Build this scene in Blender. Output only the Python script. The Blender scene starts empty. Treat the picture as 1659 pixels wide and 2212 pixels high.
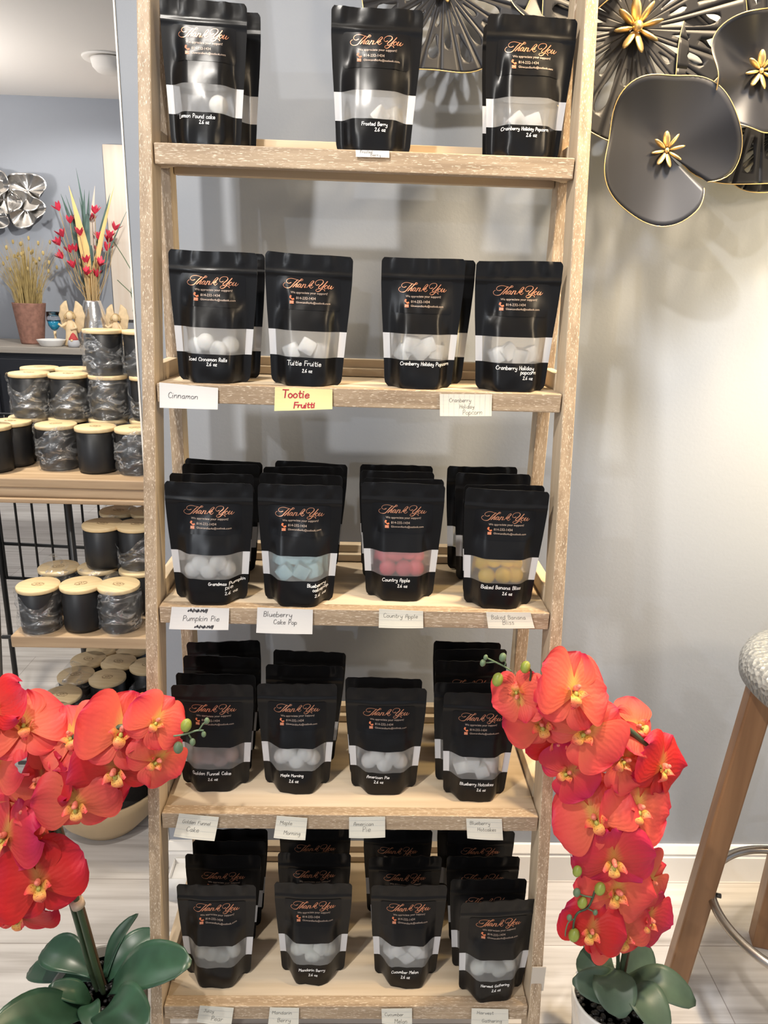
import bpy, math, random
from mathutils import Vector, Matrix, noise
R0 = random.Random(7)
scene = bpy.context.scene
COL = scene.collection
PI = math.pi

# ------------------------------------------------------------------ camera
H = 1.36                                   # eye height
FPX = 1600.9                               # focal length in pixels of the 1659x2212 frame
BR = Vector((0.99925128, -0.02365373, 0.03061658))
BU = Vector((-0.02241261, 0.29113617, 0.95641905))
BF = Vector((0.03153647, 0.95638916, -0.29038805))
cam_d = bpy.data.cameras.new('camera')
cam = bpy.data.objects.new('camera', cam_d); COL.objects.link(cam)
cam_d.sensor_fit = 'VERTICAL'; cam_d.sensor_height = 36.0; cam_d.sensor_width = 27.0
cam_d.lens = FPX / 2212 * 36.0
cam_d.clip_start = 0.02
cam.matrix_world = Matrix(((BR.x, BU.x, -BF.x, 0), (BR.y, BU.y, -BF.y, 0), (BR.z, BU.z, -BF.z, H), (0, 0, 0, 1)))
scene.camera = cam

# ------------------------------------------------------------------ colour management, world, lights
vs = scene.view_settings
vs.view_transform = 'Standard'; vs.look = 'None'; vs.gamma = 1.0; vs.exposure = 0.06
try: vs.use_curve_mapping = False
except Exception: pass
scene.display_settings.display_device = 'sRGB'
wd = bpy.data.worlds.new('world'); scene.world = wd; wd.use_nodes = True
bgn = wd.node_tree.nodes['Background']
bgn.inputs[0].default_value = (0.80, 0.88, 1.0, 1); bgn.inputs[1].default_value = 0.60

def lamp(name, kind, loc, energy, color=(1, 1, 1), size=0.05, target=None, spot=None, blend=0.4):
    d = bpy.data.lights.new(name, kind); o = bpy.data.objects.new(name, d); COL.objects.link(o)
    o.location = loc; d.energy = energy; d.color = color
    if kind == 'AREA': d.size = size
    else: d.shadow_soft_size = size
    if kind == 'SPOT':
        d.spot_size = math.radians(spot or 90); d.spot_blend = blend
    if target is not None:
        v = Vector(target) - Vector(loc)
        o.rotation_euler = v.to_track_quat('-Z', 'Y').to_euler()
    return o
# shop ceiling spots, a warm table lamp right of the picture, and added fills
lamp('ceiling_spot_near', 'SPOT', (-1.6, -1.2, 2.38), 78, (1.0, 0.96, 0.90), 0.03, (0.1, 1.3, 1.0), 80, 0.6)
lamp('ceiling_spot_far', 'SPOT', (-2.45, -3.2, 2.1), 100, (0.86, 0.92, 1.0), 0.03, (0.0, 1.4, 1.3), 60, 0.5)
lamp('ceiling_spot_right', 'SPOT', (1.9, -0.7, 2.25), 105, (1.0, 0.78, 0.52), 0.22, (0.95, 1.46, 1.55), 66, 0.8)
lamp('ceiling_spot_overhead', 'SPOT', (-0.45, 0.25, 2.40), 75, (1.0, 0.94, 0.86), 0.03, (-0.05, 1.1, 0.5), 105, 0.6)
lamp('added_low_wall_fill', 'SPOT', (0.50, 0.88, 2.41), 125, (0.92, 0.95, 1.0), 0.10, (0.80, 1.46, 0.55), 42, 0.9)  # added fill, whitens the lower right wall clear of the stool's shadow
lamp('warm_table_lamp', 'POINT', (1.17, 1.13, 1.30), 22.0, (1.0, 0.74, 0.34), 0.09)
lamp('added_wall_washer', 'SPOT', (0.58, 1.06, 2.41), 165, (1.0, 0.77, 0.48), 0.06, (0.56, 1.46, 1.22), 90, 0.9)  # added unseen spot, warms the wall beside the ladder and behind the metal flowers
lamp('back_room_spot', 'SPOT', (-0.75, 3.1, 2.38), 190, (1.0, 0.96, 0.90), 0.04, (-1.62, 5.0, 1.05), 62, 0.35)
lamp('candle_spot', 'SPOT', (-1.0, 1.60, 2.40), 110, (1.0, 0.9, 0.74), 0.05, (-0.68, 1.76, 0.8), 80, 0.5)
lamp('added_ceiling_uplight', 'AREA', (-2.7, 3.9, 1.75), 26, (1.0, 0.93, 0.86), 0.3, (-2.4, 4.1, 3.0))  # added unseen light aimed up to brighten the back room ceiling
lamp('added_back_room_fill', 'POINT', (-2.9, 3.2, 1.9), 14, (0.95, 0.97, 1.0), 0.15)  # added soft fill, lifts the back room ceiling and wall

# ------------------------------------------------------------------ picture point -> place
def ray(px, py):
    d = BR * ((px - 829.5) / FPX) - BU * ((py - 1106) / FPX) + BF
    return d / d.y
def at(px, py, Y):
    r = ray(px, py); return Vector((r.x * Y, Y, H + r.z * Y))
def atz(px, py, z):
    r = ray(px, py); Y = (z - H) / r.z
    return Vector((r.x * Y, Y, z))

# ------------------------------------------------------------------ materials
def newmat(name):
    m = bpy.data.materials.new(name); m.use_nodes = True
    nt = m.node_tree; b = nt.nodes['Principled BSDF']
    return m, nt, b
def L(nt, a, b): nt.links.new(a, b)
def N(nt, t, **kw):
    n = nt.nodes.new(t)
    for k, v in kw.items(): setattr(n, k, v)
    return n
def ramp(nt, stops):
    r = N(nt, 'ShaderNodeValToRGB'); e = r.color_ramp.elements
    while len(e) > 1: e.remove(e[-1])
    e[0].position = stops[0][0]; e[0].color = (*stops[0][1], 1)
    for p, c in stops[1:]:
        x = e.new(p); x.color = (*c, 1)
    return r
def plain(name, col, rough=0.5, metal=0.0, spec=0.5, bump=0.0, bscale=200, coat=0.0, vary=0.0, sheen=0.0):
    m, nt, b = newmat(name)
    b.inputs['Base Color'].default_value = (*col, 1)
    b.inputs['Roughness'].default_value = rough; b.inputs['Metallic'].default_value = metal
    b.inputs['Specular IOR Level'].default_value = spec; b.inputs['Coat Weight'].default_value = coat
    tc = N(nt, 'ShaderNodeTexCoord'); n = N(nt, 'ShaderNodeTexNoise'); n.inputs['Scale'].default_value = bscale
    n.inputs['Detail'].default_value = 4
    L(nt, tc.outputs['Object'], n.inputs['Vector'])
    if bump:
        bp = N(nt, 'ShaderNodeBump'); bp.inputs['Strength'].default_value = bump; bp.inputs['Distance'].default_value = 0.002
        L(nt, n.outputs['Fac'], bp.inputs['Height']); L(nt, bp.outputs['Normal'], b.inputs['Normal'])
    if vary:
        lo = tuple(c * (1 - vary) for c in col); hi = tuple(min(1, c * (1 + vary)) for c in col)
        r = ramp(nt, [(0.3, lo), (0.7, hi)]); L(nt, n.outputs['Fac'], r.inputs['Fac']); L(nt, r.outputs['Color'], b.inputs['Base Color'])
    return m
def wood(name, axis, cols, fleck=None, fthr=0.62, rough=0.55, sc=1.0, bump=0.25):
    m, nt, b = newmat(name)
    tc = N(nt, 'ShaderNodeTexCoord'); mp = N(nt, 'ShaderNodeMapping')
    s = [130 * sc] * 3; s['XYZ'.index(axis)] = 7 * sc
    mp.inputs['Scale'].default_value = s; L(nt, tc.outputs['Object'], mp.inputs['Vector'])
    n = N(nt, 'ShaderNodeTexNoise'); n.inputs['Scale'].default_value = 1; n.inputs['Detail'].default_value = 5
    L(nt, mp.outputs['Vector'], n.inputs['Vector'])
    r = ramp(nt, [(0.3, cols[0]), (0.55, cols[1]), (0.75, cols[2])]); L(nt, n.outputs['Fac'], r.inputs['Fac'])
    out = r.outputs['Color']
    if fleck:
        mp2 = N(nt, 'ShaderNodeMapping'); s2 = [1000 * sc] * 3; s2['XYZ'.index(axis)] = 110 * sc
        mp2.inputs['Scale'].default_value = s2; L(nt, tc.outputs['Object'], mp2.inputs['Vector'])
        n2 = N(nt, 'ShaderNodeTexNoise'); n2.inputs['Scale'].default_value = 1; n2.inputs['Detail'].default_value = 2
        L(nt, mp2.outputs['Vector'], n2.inputs['Vector'])
        r2 = ramp(nt, [(fthr, (0, 0, 0)), (fthr + 0.05, (1, 1, 1))]); L(nt, n2.outputs['Fac'], r2.inputs['Fac'])
        mx = N(nt, 'ShaderNodeMix', data_type='RGBA'); mx.inputs[7].default_value = (*fleck, 1)
        L(nt, r2.outputs['Color'], mx.inputs[0]); L(nt, out, mx.inputs[6]); out = mx.outputs[2]
    L(nt, out, b.inputs['Base Color']); b.inputs['Roughness'].default_value = rough
    bp = N(nt, 'ShaderNodeBump'); bp.inputs['Strength'].default_value = bump; bp.inputs['Distance'].default_value = 0.001
    L(nt, n.outputs['Fac'], bp.inputs['Height']); L(nt, bp.outputs['Normal'], b.inputs['Normal'])
    return m
def mix_shader(nt, fac, a, b):
    mx = N(nt, 'ShaderNodeMixShader')
    if isinstance(fac, float): mx.inputs[0].default_value = fac
    else: L(nt, fac, mx.inputs[0])
    L(nt, a, mx.inputs[1]); L(nt, b, mx.inputs[2]); return mx.outputs[0]

M = {}
M['wall'] = plain('wall_paint', (0.315, 0.340, 0.385), 0.55, bump=0.12, bscale=160, spec=0.35)
M['ceiling'] = plain('ceiling_paint', (0.78, 0.755, 0.72), 0.9, bump=0.05, bscale=80)
M['trim'] = plain('trim_white', (0.80, 0.78, 0.75), 0.4, bump=0.03)
LIME = (0.74, 0.63, 0.50)
oak = [(0.30, 0.215, 0.14), (0.41, 0.305, 0.205), (0.51, 0.395, 0.275)]
M['oak_z'] = wood('limed_oak_upright', 'Z', oak, LIME, 0.60)
M['oak_x'] = wood('limed_oak_rail', 'X', oak, LIME, 0.60)
smooth_oak = [(0.54, 0.42, 0.285), (0.62, 0.495, 0.35), (0.68, 0.56, 0.41)]
M['oak_panel'] = wood('smooth_oak_panel', 'X', smooth_oak, None, sc=0.5, bump=0.08)
M['oak_up'] = wood('smooth_oak_upright', 'Z', smooth_oak, None, sc=0.5, bump=0.08)
M['oak_side'] = wood('smooth_oak_side', 'Y', smooth_oak, None, sc=0.5, bump=0.08)
M['rack_wood'] = wood('rack_wood', 'X', [(0.33, 0.22, 0.13), (0.48, 0.34, 0.21), (0.58, 0.43, 0.28)], None, sc=0.35)
M['stool_wood'] = wood('stool_wood', 'Z', [(0.20, 0.10, 0.045), (0.27, 0.14, 0.065), (0.33, 0.18, 0.09)], None, sc=0.3, bump=0.05, rough=0.4)
M['bamboo'] = wood('bamboo_lid', 'X', [(0.66, 0.49, 0.27), (0.74, 0.57, 0.33), (0.80, 0.64, 0.40)], None, sc=0.5, bump=0.03)
M['burnt'] = plain('burnt_mark', (0.22, 0.13, 0.06), 0.7)
M['jar'] = plain('matte_black_glass', (0.012, 0.012, 0.013), 0.42, spec=0.5)
M['pebble'] = plain('black_pebble', (0.02, 0.019, 0.018), 0.35, bump=0.3, bscale=300)
M['soil'] = plain('dark_soil', (0.018, 0.015, 0.013), 0.9, bump=0.6, bscale=400)
M['dark_metal'] = plain('dark_grey_metal', (0.10, 0.095, 0.09), 0.4, metal=0.6)
M['black_metal'] = plain('black_metal', (0.01, 0.01, 0.01), 0.4, metal=0.3)
M['steel'] = plain('brushed_steel', (0.42, 0.39, 0.36), 0.30, metal=1.0, bump=0.05, bscale=400)
M['gold'] = plain('brushed_gold', (0.80, 0.58, 0.27), 0.42, metal=0.85, bump=0.1, bscale=300)
M['flower_metal'] = plain('charcoal_metal', (0.022, 0.0225, 0.027), 0.48, metal=0.25, spec=0.35)
M['silver_leaf'] = plain('crinkled_silver', (0.62, 0.60, 0.57), 0.25, metal=1.0, bump=0.5, bscale=60)
M['copper'] = plain('copper_foil_print', (0.70, 0.32, 0.19), 0.38, metal=0.75)
M['cream_ink'] = plain('pale_print', (0.50, 0.39, 0.32), 0.45, metal=0.3)
M['orange_ink'] = plain('orange_print', (0.66, 0.19, 0.08), 0.45)
M['white_ink'] = plain('white_marker', (0.88, 0.88, 0.88), 0.6)
M['ink'] = plain('black_pen', (0.03, 0.03, 0.04), 0.6)
M['red_ink'] = plain('red_marker', (0.42, 0.015, 0.04), 0.6)
M['paper'] = plain('white_paper', (0.74, 0.73, 0.72), 0.7)
M['card'] = plain('index_card', (0.72, 0.70, 0.62), 0.7)
M['yellow'] = plain('yellow_note', (0.76, 0.72, 0.36), 0.7)
M['rule'] = plain('ruled_line', (0.52, 0.54, 0.55), 0.7)
M['terracotta'] = plain('weathered_terracotta', (0.30, 0.15, 0.11), 0.8, bump=0.3, bscale=40, vary=0.25)
M['straw'] = plain('dry_grass', (0.42, 0.31, 0.12), 0.8, vary=0.3, bscale=30)
M['dark_cabinet'] = plain('black_cabinet', (0.012, 0.013, 0.017), 0.4)
M['grey_top'] = wood('grey_wood_top', 'X', [(0.24, 0.21, 0.18), (0.33, 0.30, 0.26), (0.40, 0.37, 0.33)], None, sc=0.2)
M['white_ceramic'] = plain('white_ceramic', (0.82, 0.81, 0.79), 0.22, coat=0.3)
M['figurine'] = plain('cream_figurine', (0.72, 0.54, 0.32), 0.6, vary=0.15, bscale=30)
M['gnome_red'] = plain('red_felt', (0.45, 0.05, 0.05), 0.8)
M['gnome_grey'] = plain('grey_felt', (0.45, 0.45, 0.47), 0.85, bump=0.4)
M['blue'] = plain('teal_glass', (0.01, 0.22, 0.38), 0.12, coat=0.5)
M['vase'] = plain('hammered_silver', (0.80, 0.78, 0.76), 0.18, metal=0.9, bump=0.55, bscale=55)
M['bloom'] = plain('crimson_bloom', (0.70, 0.045, 0.09), 0.6, vary=0.2, bscale=20)
M['blade'] = plain('dark_green_blade', (0.07, 0.13, 0.11), 0.6, vary=0.3, bscale=10)
M['gold_blade'] = plain('golden_blade', (0.78, 0.52, 0.20), 0.6)
M['stem_tan'] = plain('tan_stem', (0.46, 0.32, 0.15), 0.7)
M['canvas'] = wood('pale_painted_canvas', 'Z', [(0.60, 0.47, 0.38), (0.74, 0.63, 0.52), (0.82, 0.75, 0.66)], None, sc=0.08)
M['green_stem'] = plain('dark_green_stem', (0.055, 0.085, 0.045), 0.45)
M['brown_stake'] = plain('brown_stake', (0.16, 0.095, 0.055), 0.55)
M['tape'] = plain('beige_tape', (0.66, 0.50, 0.38), 0.7)
M['bud'] = plain('green_bud', (0.27, 0.32, 0.055), 0.4, vary=0.25, bscale=60)
M['bud_small'] = plain('grey_green_bud', (0.14, 0.21, 0.12), 0.5)
M['leaf'] = plain('glossy_leaf', (0.028, 0.075, 0.045), 0.33, vary=0.2, bscale=25)
M['leaf_dull'] = plain('satin_leaf', (0.065, 0.105, 0.07), 0.45, vary=0.2, bscale=25)
M['column'] = plain('pink_column', (0.80, 0.22, 0.16), 0.5)
M['bowl'] = plain('tan_bowl', (0.50, 0.37, 0.22), 0.5, vary=0.08, bscale=6)
M['green_pot'] = plain('dark_ceramic_pot', (0.36, 0.35, 0.33), 0.3)
M['tape_clear'] = plain('clear_tape_strip', (0.55, 0.50, 0.44), 0.25)
for k, c in dict(white=(0.93, 0.92, 0.89), blue=(0.55, 0.78, 0.82), pink=(0.88, 0.13, 0.17), yellow=(0.95, 0.60, 0.01), mauve=(0.50, 0.33, 0.30), pale=(0.86, 0.87, 0.81)).items():
    m, nt, b = newmat('wax_' + k); b.inputs['Base Color'].default_value = (*c, 1); b.inputs['Roughness'].default_value = 0.45
    b.inputs['Subsurface Weight'].default_value = 0.25; b.inputs['Subsurface Radius'].default_value = (0.01, 0.008, 0.006); b.inputs['Subsurface Scale'].default_value = 0.5
    M['wax_' + k] = m

# floor: pale grey wood planks running along the wall
m, nt, b = newmat('grey_plank_floor')
tc = N(nt, 'ShaderNodeTexCoord')
mp = N(nt, 'ShaderNodeMapping'); mp.inputs['Scale'].default_value = (1, 1, 1); L(nt, tc.outputs['Object'], mp.inputs['Vector'])
bk = N(nt, 'ShaderNodeTexBrick'); bk.offset = 0.37
bk.inputs['Scale'].default_value = 1; bk.inputs['Brick Width'].default_value = 1.2; bk.inputs['Row Height'].default_value = 0.18
bk.inputs['Mortar Size'].default_value = 0.0012; bk.inputs['Mortar Smooth'].default_value = 0.4
bk.inputs['Color1'].default_value = (0.54, 0.515, 0.50, 1); bk.inputs['Color2'].default_value = (0.64, 0.62, 0.605, 1); bk.inputs['Mortar'].default_value = (0.30, 0.27, 0.25, 1)
L(nt, mp.outputs['Vector'], bk.inputs['Vector'])
mp2 = N(nt, 'ShaderNodeMapping'); mp2.inputs['Scale'].default_value = (2.2, 45, 1); L(nt, tc.outputs['Object'], mp2.inputs['Vector'])
n = N(nt, 'ShaderNodeTexNoise'); n.inputs['Scale'].default_value = 1; n.inputs['Detail'].default_value = 6; L(nt, mp2.outputs['Vector'], n.inputs['Vector'])
r = ramp(nt, [(0.25, (0.60, 0.57, 0.55)), (0.48, (0.93, 0.92, 0.91)), (0.75, (1.14, 1.14, 1.14))]); L(nt, n.outputs['Fac'], r.inputs['Fac'])
mx = N(nt, 'ShaderNodeMix', data_type='RGBA', blend_type='MULTIPLY'); mx.inputs[0].default_value = 1.0
L(nt, bk.outputs['Color'], mx.inputs[6]); L(nt, r.outputs['Color'], mx.inputs[7]); L(nt, mx.outputs[2], b.inputs['Base Color'])
b.inputs['Roughness'].default_value = 0.42
M['floor'] = m

# pouch film: matt black outside, silver lining inside
m, nt, b = newmat('matte_black_film')
b.inputs['Base Color'].default_value = (0.0065, 0.0063, 0.0068, 1); b.inputs['Roughness'].default_value = 0.29; b.inputs['Specular IOR Level'].default_value = 0.28
g = N(nt, 'ShaderNodeNewGeometry'); ins = N(nt, 'ShaderNodeBsdfPrincipled')
ins.inputs['Base Color'].default_value = (0.80, 0.80, 0.79, 1); ins.inputs['Roughness'].default_value = 0.4; ins.inputs['Metallic'].default_value = 0.2
out = nt.nodes['Material Output']
L(nt, mix_shader(nt, g.outputs['Backfacing'], b.outputs[0], ins.outputs[0]), out.inputs['Surface'])
M['film'] = m
M['sticker'] = plain('black_sticker', (0.0055, 0.0055, 0.0065), 0.30, spec=0.25)
# frosted window film
m, nt, b = newmat('frosted_window_film')
out = nt.nodes['Material Output']
tr = N(nt, 'ShaderNodeBsdfTransparent'); tr.inputs[0].default_value = (0.95, 0.95, 0.95, 1)
df = N(nt, 'ShaderNodeBsdfDiffuse'); df.inputs[0].default_value = (0.90, 0.90, 0.91, 1)
tl = N(nt, 'ShaderNodeBsdfTranslucent'); tl.inputs[0].default_value = (0.92, 0.92, 0.92, 1)
gl = N(nt, 'ShaderNodeBsdfGlossy'); gl.inputs['Roughness'].default_value = 0.28
d = mix_shader(nt, 0.55, df.outputs[0], tl.outputs[0])
s = mix_shader(nt, 0.25, tr.outputs[0], d)
fr = N(nt, 'ShaderNodeFresnel'); fr.inputs['IOR'].default_value = 1.45
L(nt, mix_shader(nt, fr.outputs[0], s, gl.outputs[0]), out.inputs['Surface'])
M['window'] = m
M['seal'] = plain('frosted_seam_film', (0.60, 0.60, 0.62), 0.35)
# crumpled clear plastic wrap
m, nt, b = newmat('clear_plastic_wrap')
out = nt.nodes['Material Output']
tc = N(nt, 'ShaderNodeTexCoord'); n = N(nt, 'ShaderNodeTexNoise'); n.inputs['Scale'].default_value = 1; n.inputs['Detail'].default_value = 4; n.inputs['Distortion'].default_value = 1.0
mp = N(nt, 'ShaderNodeMapping'); mp.inputs['Scale'].default_value = (26, 26, 52); mp.inputs['Rotation'].default_value = (0.6, 0.6, 0.3); L(nt, tc.outputs['Object'], mp.inputs['Vector']); L(nt, mp.outputs['Vector'], n.inputs['Vector'])
r = ramp(nt, [(0.46, (0.10, 0.10, 0.10)), (0.56, (0.22, 0.22, 0.22)), (0.62, (0.62, 0.62, 0.62)), (0.67, (0.16, 0.16, 0.16))]); L(nt, n.outputs['Fac'], r.inputs['Fac'])
tr = N(nt, 'ShaderNodeBsdfTransparent'); gl = N(nt, 'ShaderNodeBsdfGlossy'); gl.inputs['Roughness'].default_value = 0.22
df = N(nt, 'ShaderNodeBsdfDiffuse'); df.inputs[0].default_value = (0.75, 0.75, 0.75, 1)
bp = N(nt, 'ShaderNodeBump'); bp.inputs['Strength'].default_value = 1.0; bp.inputs['Distance'].default_value = 0.006; L(nt, n.outputs['Fac'], bp.inputs['Height'])
L(nt, bp.outputs['Normal'], gl.inputs['Normal'])
L(nt, mix_shader(nt, r.outputs['Color'], tr.outputs[0], mix_shader(nt, 0.35, gl.outputs[0], df.outputs[0])), out.inputs['Surface'])
M['wrap'] = m
# clear goblet glass
m, nt, b = newmat('clear_glass'); b.inputs['Transmission Weight'].default_value = 1.0; b.inputs['Roughness'].default_value = 0.02; b.inputs['Base Color'].default_value = (0.95, 0.97, 1, 1); M['glass'] = m
# orchid petals: colour runs from the throat (u = 0) to the rim (u = 1)
def petal_mat(name, stops):
    m, nt, b = newmat(name); out = nt.nodes['Material Output']
    tc = N(nt, 'ShaderNodeTexCoord'); sp = N(nt, 'ShaderNodeSeparateXYZ'); L(nt, tc.outputs['UV'], sp.inputs[0])
    nz = N(nt, 'ShaderNodeTexNoise'); nz.inputs['Scale'].default_value = 18; L(nt, tc.outputs['Object'], nz.inputs['Vector'])
    ma = N(nt, 'ShaderNodeMath', operation='MULTIPLY_ADD'); ma.inputs[1].default_value = 0.5; L(nt, nz.outputs['Fac'], ma.inputs[0])
    sb = N(nt, 'ShaderNodeMath', operation='SUBTRACT'); sb.inputs[1].default_value = 0.25; L(nt, sp.outputs[0], sb.inputs[0]); L(nt, sb.outputs[0], ma.inputs[2])
    r = ramp(nt, stops); L(nt, ma.outputs[0], r.inputs['Fac']); L(nt, r.outputs['Color'], b.inputs['Base Color'])
    b.inputs['Roughness'].default_value = 0.55
    wv = N(nt, 'ShaderNodeMath', operation='SINE'); mu = N(nt, 'ShaderNodeMath', operation='MULTIPLY_ADD'); mu.inputs[1].default_value = 75.0
    n2 = N(nt, 'ShaderNodeTexNoise'); n2.inputs['Scale'].default_value = 140; L(nt, tc.outputs['Object'], n2.inputs['Vector'])
    n3 = N(nt, 'ShaderNodeMath', operation='MULTIPLY'); n3.inputs[1].default_value = 7.0; L(nt, n2.outputs['Fac'], n3.inputs[0])
    L(nt, sp.outputs[1], mu.inputs[0]); L(nt, n3.outputs[0], mu.inputs[2]); L(nt, mu.outputs[0], wv.inputs[0])
    bp = N(nt, 'ShaderNodeBump'); bp.inputs['Strength'].default_value = 0.13; bp.inputs['Distance'].default_value = 0.0012; L(nt, wv.outputs[0], bp.inputs['Height']); L(nt, bp.outputs['Normal'], b.inputs['Normal'])
    tl = N(nt, 'ShaderNodeBsdfTranslucent'); L(nt, r.outputs['Color'], tl.inputs[0])
    L(nt, mix_shader(nt, 0.25, b.outputs[0], tl.outputs[0]), out.inputs['Surface'])
    return m
M['petal_coral'] = petal_mat('coral_petal', [(0.0, (0.72, 0.40, 0.09)), (0.2, (0.84, 0.16, 0.08)), (0.6, (0.86, 0.11, 0.085)), (0.9, (0.80, 0.06, 0.07)), (1.0, (0.68, 0.025, 0.085))])
M['petal_red'] = petal_mat('red_petal', [(0.0, (0.55, 0.20, 0.05)), (0.2, (0.62, 0.03, 0.02)), (0.6, (0.66, 0.015, 0.018)), (0.9, (0.60, 0.012, 0.04)), (1.0, (0.52, 0.012, 0.07))])
M['petal_pink'] = petal_mat('magenta_petal', [(0.0, (0.60, 0.25, 0.06)), (0.2, (0.70, 0.06, 0.05)), (0.6, (0.68, 0.03, 0.06)), (0.9, (0.62, 0.018, 0.09)), (1.0, (0.55, 0.015, 0.11))])
m, nt, b = newmat('spotted_lip'); tc = N(nt, 'ShaderNodeTexCoord')
sp = N(nt, 'ShaderNodeSeparateXYZ'); L(nt, tc.outputs['UV'], sp.inputs[0])
r = ramp(nt, [(0.0, (0.45, 0.42, 0.09)), (0.3, (0.82, 0.42, 0.09)), (0.6, (0.85, 0.22, 0.09)), (0.9, (0.78, 0.06, 0.07))]); L(nt, sp.outputs[0], r.inputs['Fac'])
n = N(nt, 'ShaderNodeTexNoise'); n.inputs['Scale'].default_value = 420; L(nt, tc.outputs['Object'], n.inputs['Vector'])
r2 = ramp(nt, [(0.62, (0, 0, 0)), (0.66, (1, 1, 1))]); L(nt, n.outputs['Fac'], r2.inputs['Fac'])
mx = N(nt, 'ShaderNodeMix', data_type='RGBA'); mx.inputs[7].default_value = (0.30, 0.03, 0.01, 1); L(nt, r2.outputs['Color'], mx.inputs[0]); L(nt, r.outputs['Color'], mx.inputs[6]); L(nt, mx.outputs[2], b.inputs['Base Color'])
M['lip'] = m

# ------------------------------------------------------------------ mesh builder
class MB:
    def __init__(s): s.v = []; s.f = []; s.uv = []; s.hasuv = False
    def add(s, vs_, fs, uvs=None):
        o = len(s.v); s.v += [tuple(p) for p in vs_]; s.f += [tuple(i + o for i in f) for f in fs]
        if uvs is not None: s.hasuv = True; s.uv += list(uvs)
        else: s.uv += [(0, 0)] * len(vs_)
        return s
    def box(s, c, d, mat=None):
        x, y, z = d[0] / 2, d[1] / 2, d[2] / 2
        vs_ = [Vector((sx * x, sy * y, sz * z)) for sx in (-1, 1) for sy in (-1, 1) for sz in (-1, 1)]
        if mat: vs_ = [mat @ p for p in vs_]
        vs_ = [p + Vector(c) for p in vs_]
        return s.add(vs_, [(0, 1, 3, 2), (4, 6, 7, 5), (0, 4, 5, 1), (2, 3, 7, 6), (0, 2, 6, 4), (1, 5, 7, 3)])
    def prism(s, a, b, quad):                 # sweep a quad (offsets) from a to b
        a = Vector(a); b = Vector(b)
        vs_ = [a + Vector(q) for q in quad] + [b + Vector(q) for q in quad]
        return s.add(vs_, [(3, 2, 1, 0), (4, 5, 6, 7), (0, 1, 5, 4), (1, 2, 6, 5), (2, 3, 7, 6), (3, 0, 4, 7)])
    def tube(s, pts, rad, n=8, cap=True):
        pts = [Vector(p) for p in pts]; k = len(pts)
        rs = rad if isinstance(rad, (list, tuple)) else [rad] * k
        vs_ = []; up = None
        for i, p in enumerate(pts):
            t = (pts[min(i + 1, k - 1)] - pts[max(i - 1, 0)])
            t = t.normalized() if t.length > 1e-9 else Vector((0, 0, 1))
            if up is None:
                up = Vector((0, 0, 1)) if abs(t.z) < 0.9 else Vector((1, 0, 0))
            x = t.cross(up)
            if x.length < 1e-6: x = t.cross(Vector((0, 1, 0)))
            x.normalize(); y = x.cross(t).normalized(); up = y
            for j in range(n):
                a = 2 * PI * j / n
                vs_.append(p + (x * math.cos(a) + y * math.sin(a)) * rs[i])
        fs = [(i * n + j, i * n + (j + 1) % n, (i + 1) * n + (j + 1) % n, (i + 1) * n + j) for i in range(k - 1) for j in range(n)]
        if cap: fs += [tuple(range(n - 1, -1, -1)), tuple(range((k - 1) * n, k * n))]
        return s.add(vs_, fs)
    def lathe(s, prof, c=(0, 0, 0), n=32, mat=None):
        c = Vector(c); vs_ = []
        for r, z in prof:
            for j in range(n):
                a = 2 * PI * j / n; p = Vector((r * math.cos(a), r * math.sin(a), z))
                vs_.append((mat @ p if mat else p) + c)
        k = len(prof)
        fs = [(i * n + j, i * n + (j + 1) % n, (i + 1) * n + (j + 1) % n, (i + 1) * n + j) for i in range(k - 1) for j in range(n)]
        if prof[0][0] > 1e-6 and prof[0][0] < 9: fs.append(tuple(range(n - 1, -1, -1)))
        if prof[-1][0] > 1e-6: fs.append(tuple(range((k - 1) * n, k * n)))
        return s.add(vs_, fs)
    def ball(s, c, r, n=10, m=7, mat=None):
        r = r if isinstance(r, (tuple, list)) else (r, r, r); c = Vector(c); vs_ = []
        for i in range(m + 1):
            th = PI * i / m
            for j in range(n):
                a = 2 * PI * j / n
                p = Vector((r[0] * math.sin(th) * math.cos(a), r[1] * math.sin(th) * math.sin(a), r[2] * math.cos(th)))
                vs_.append((mat @ p if mat else p) + c)
        fs = [(i * n + j, (i + 1) * n + j, (i + 1) * n + (j + 1) % n, i * n + (j + 1) % n) for i in range(m) for j in range(n)]
        return s.add(vs_, fs)
    def grid(s, fn, nu, nv, uv=True):
        vs_ = []; us = []
        for i in range(nu + 1):
            for j in range(nv + 1):
                u, v = i / nu, j / nv; vs_.append(fn(u, v)); us.append((u, v))
        fs = [(i * (nv + 1) + j, (i + 1) * (nv + 1) + j, (i + 1) * (nv + 1) + j + 1, i * (nv + 1) + j + 1) for i in range(nu) for j in range(nv)]
        return s.add(vs_, fs, us if uv else None)
    def mesh(s, name, smooth=True, off=None):
        me = bpy.data.meshes.new(name)
        vv = s.v if off is None else [(p[0] - off[0], p[1] - off[1], p[2] - off[2]) for p in s.v]
        me.from_pydata(vv, [], s.f); me.update()
        if s.hasuv:
            ul = me.uv_layers.new(name='UVMap')
            for lp in me.loops: ul.data[lp.index].uv = s.uv[lp.vertex_index]
        if smooth: me.polygons.foreach_set('use_smooth', [True] * len(me.polygons))
        return me
    def build(s, name, mat, parent=None, off=None, smooth=True, bevel=0.0, solid=0.0, flip=False):
        me = s.mesh(name, smooth, off)
        if flip: me.flip_normals()
        return link(name, me, mat, parent, bevel, solid)

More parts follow.
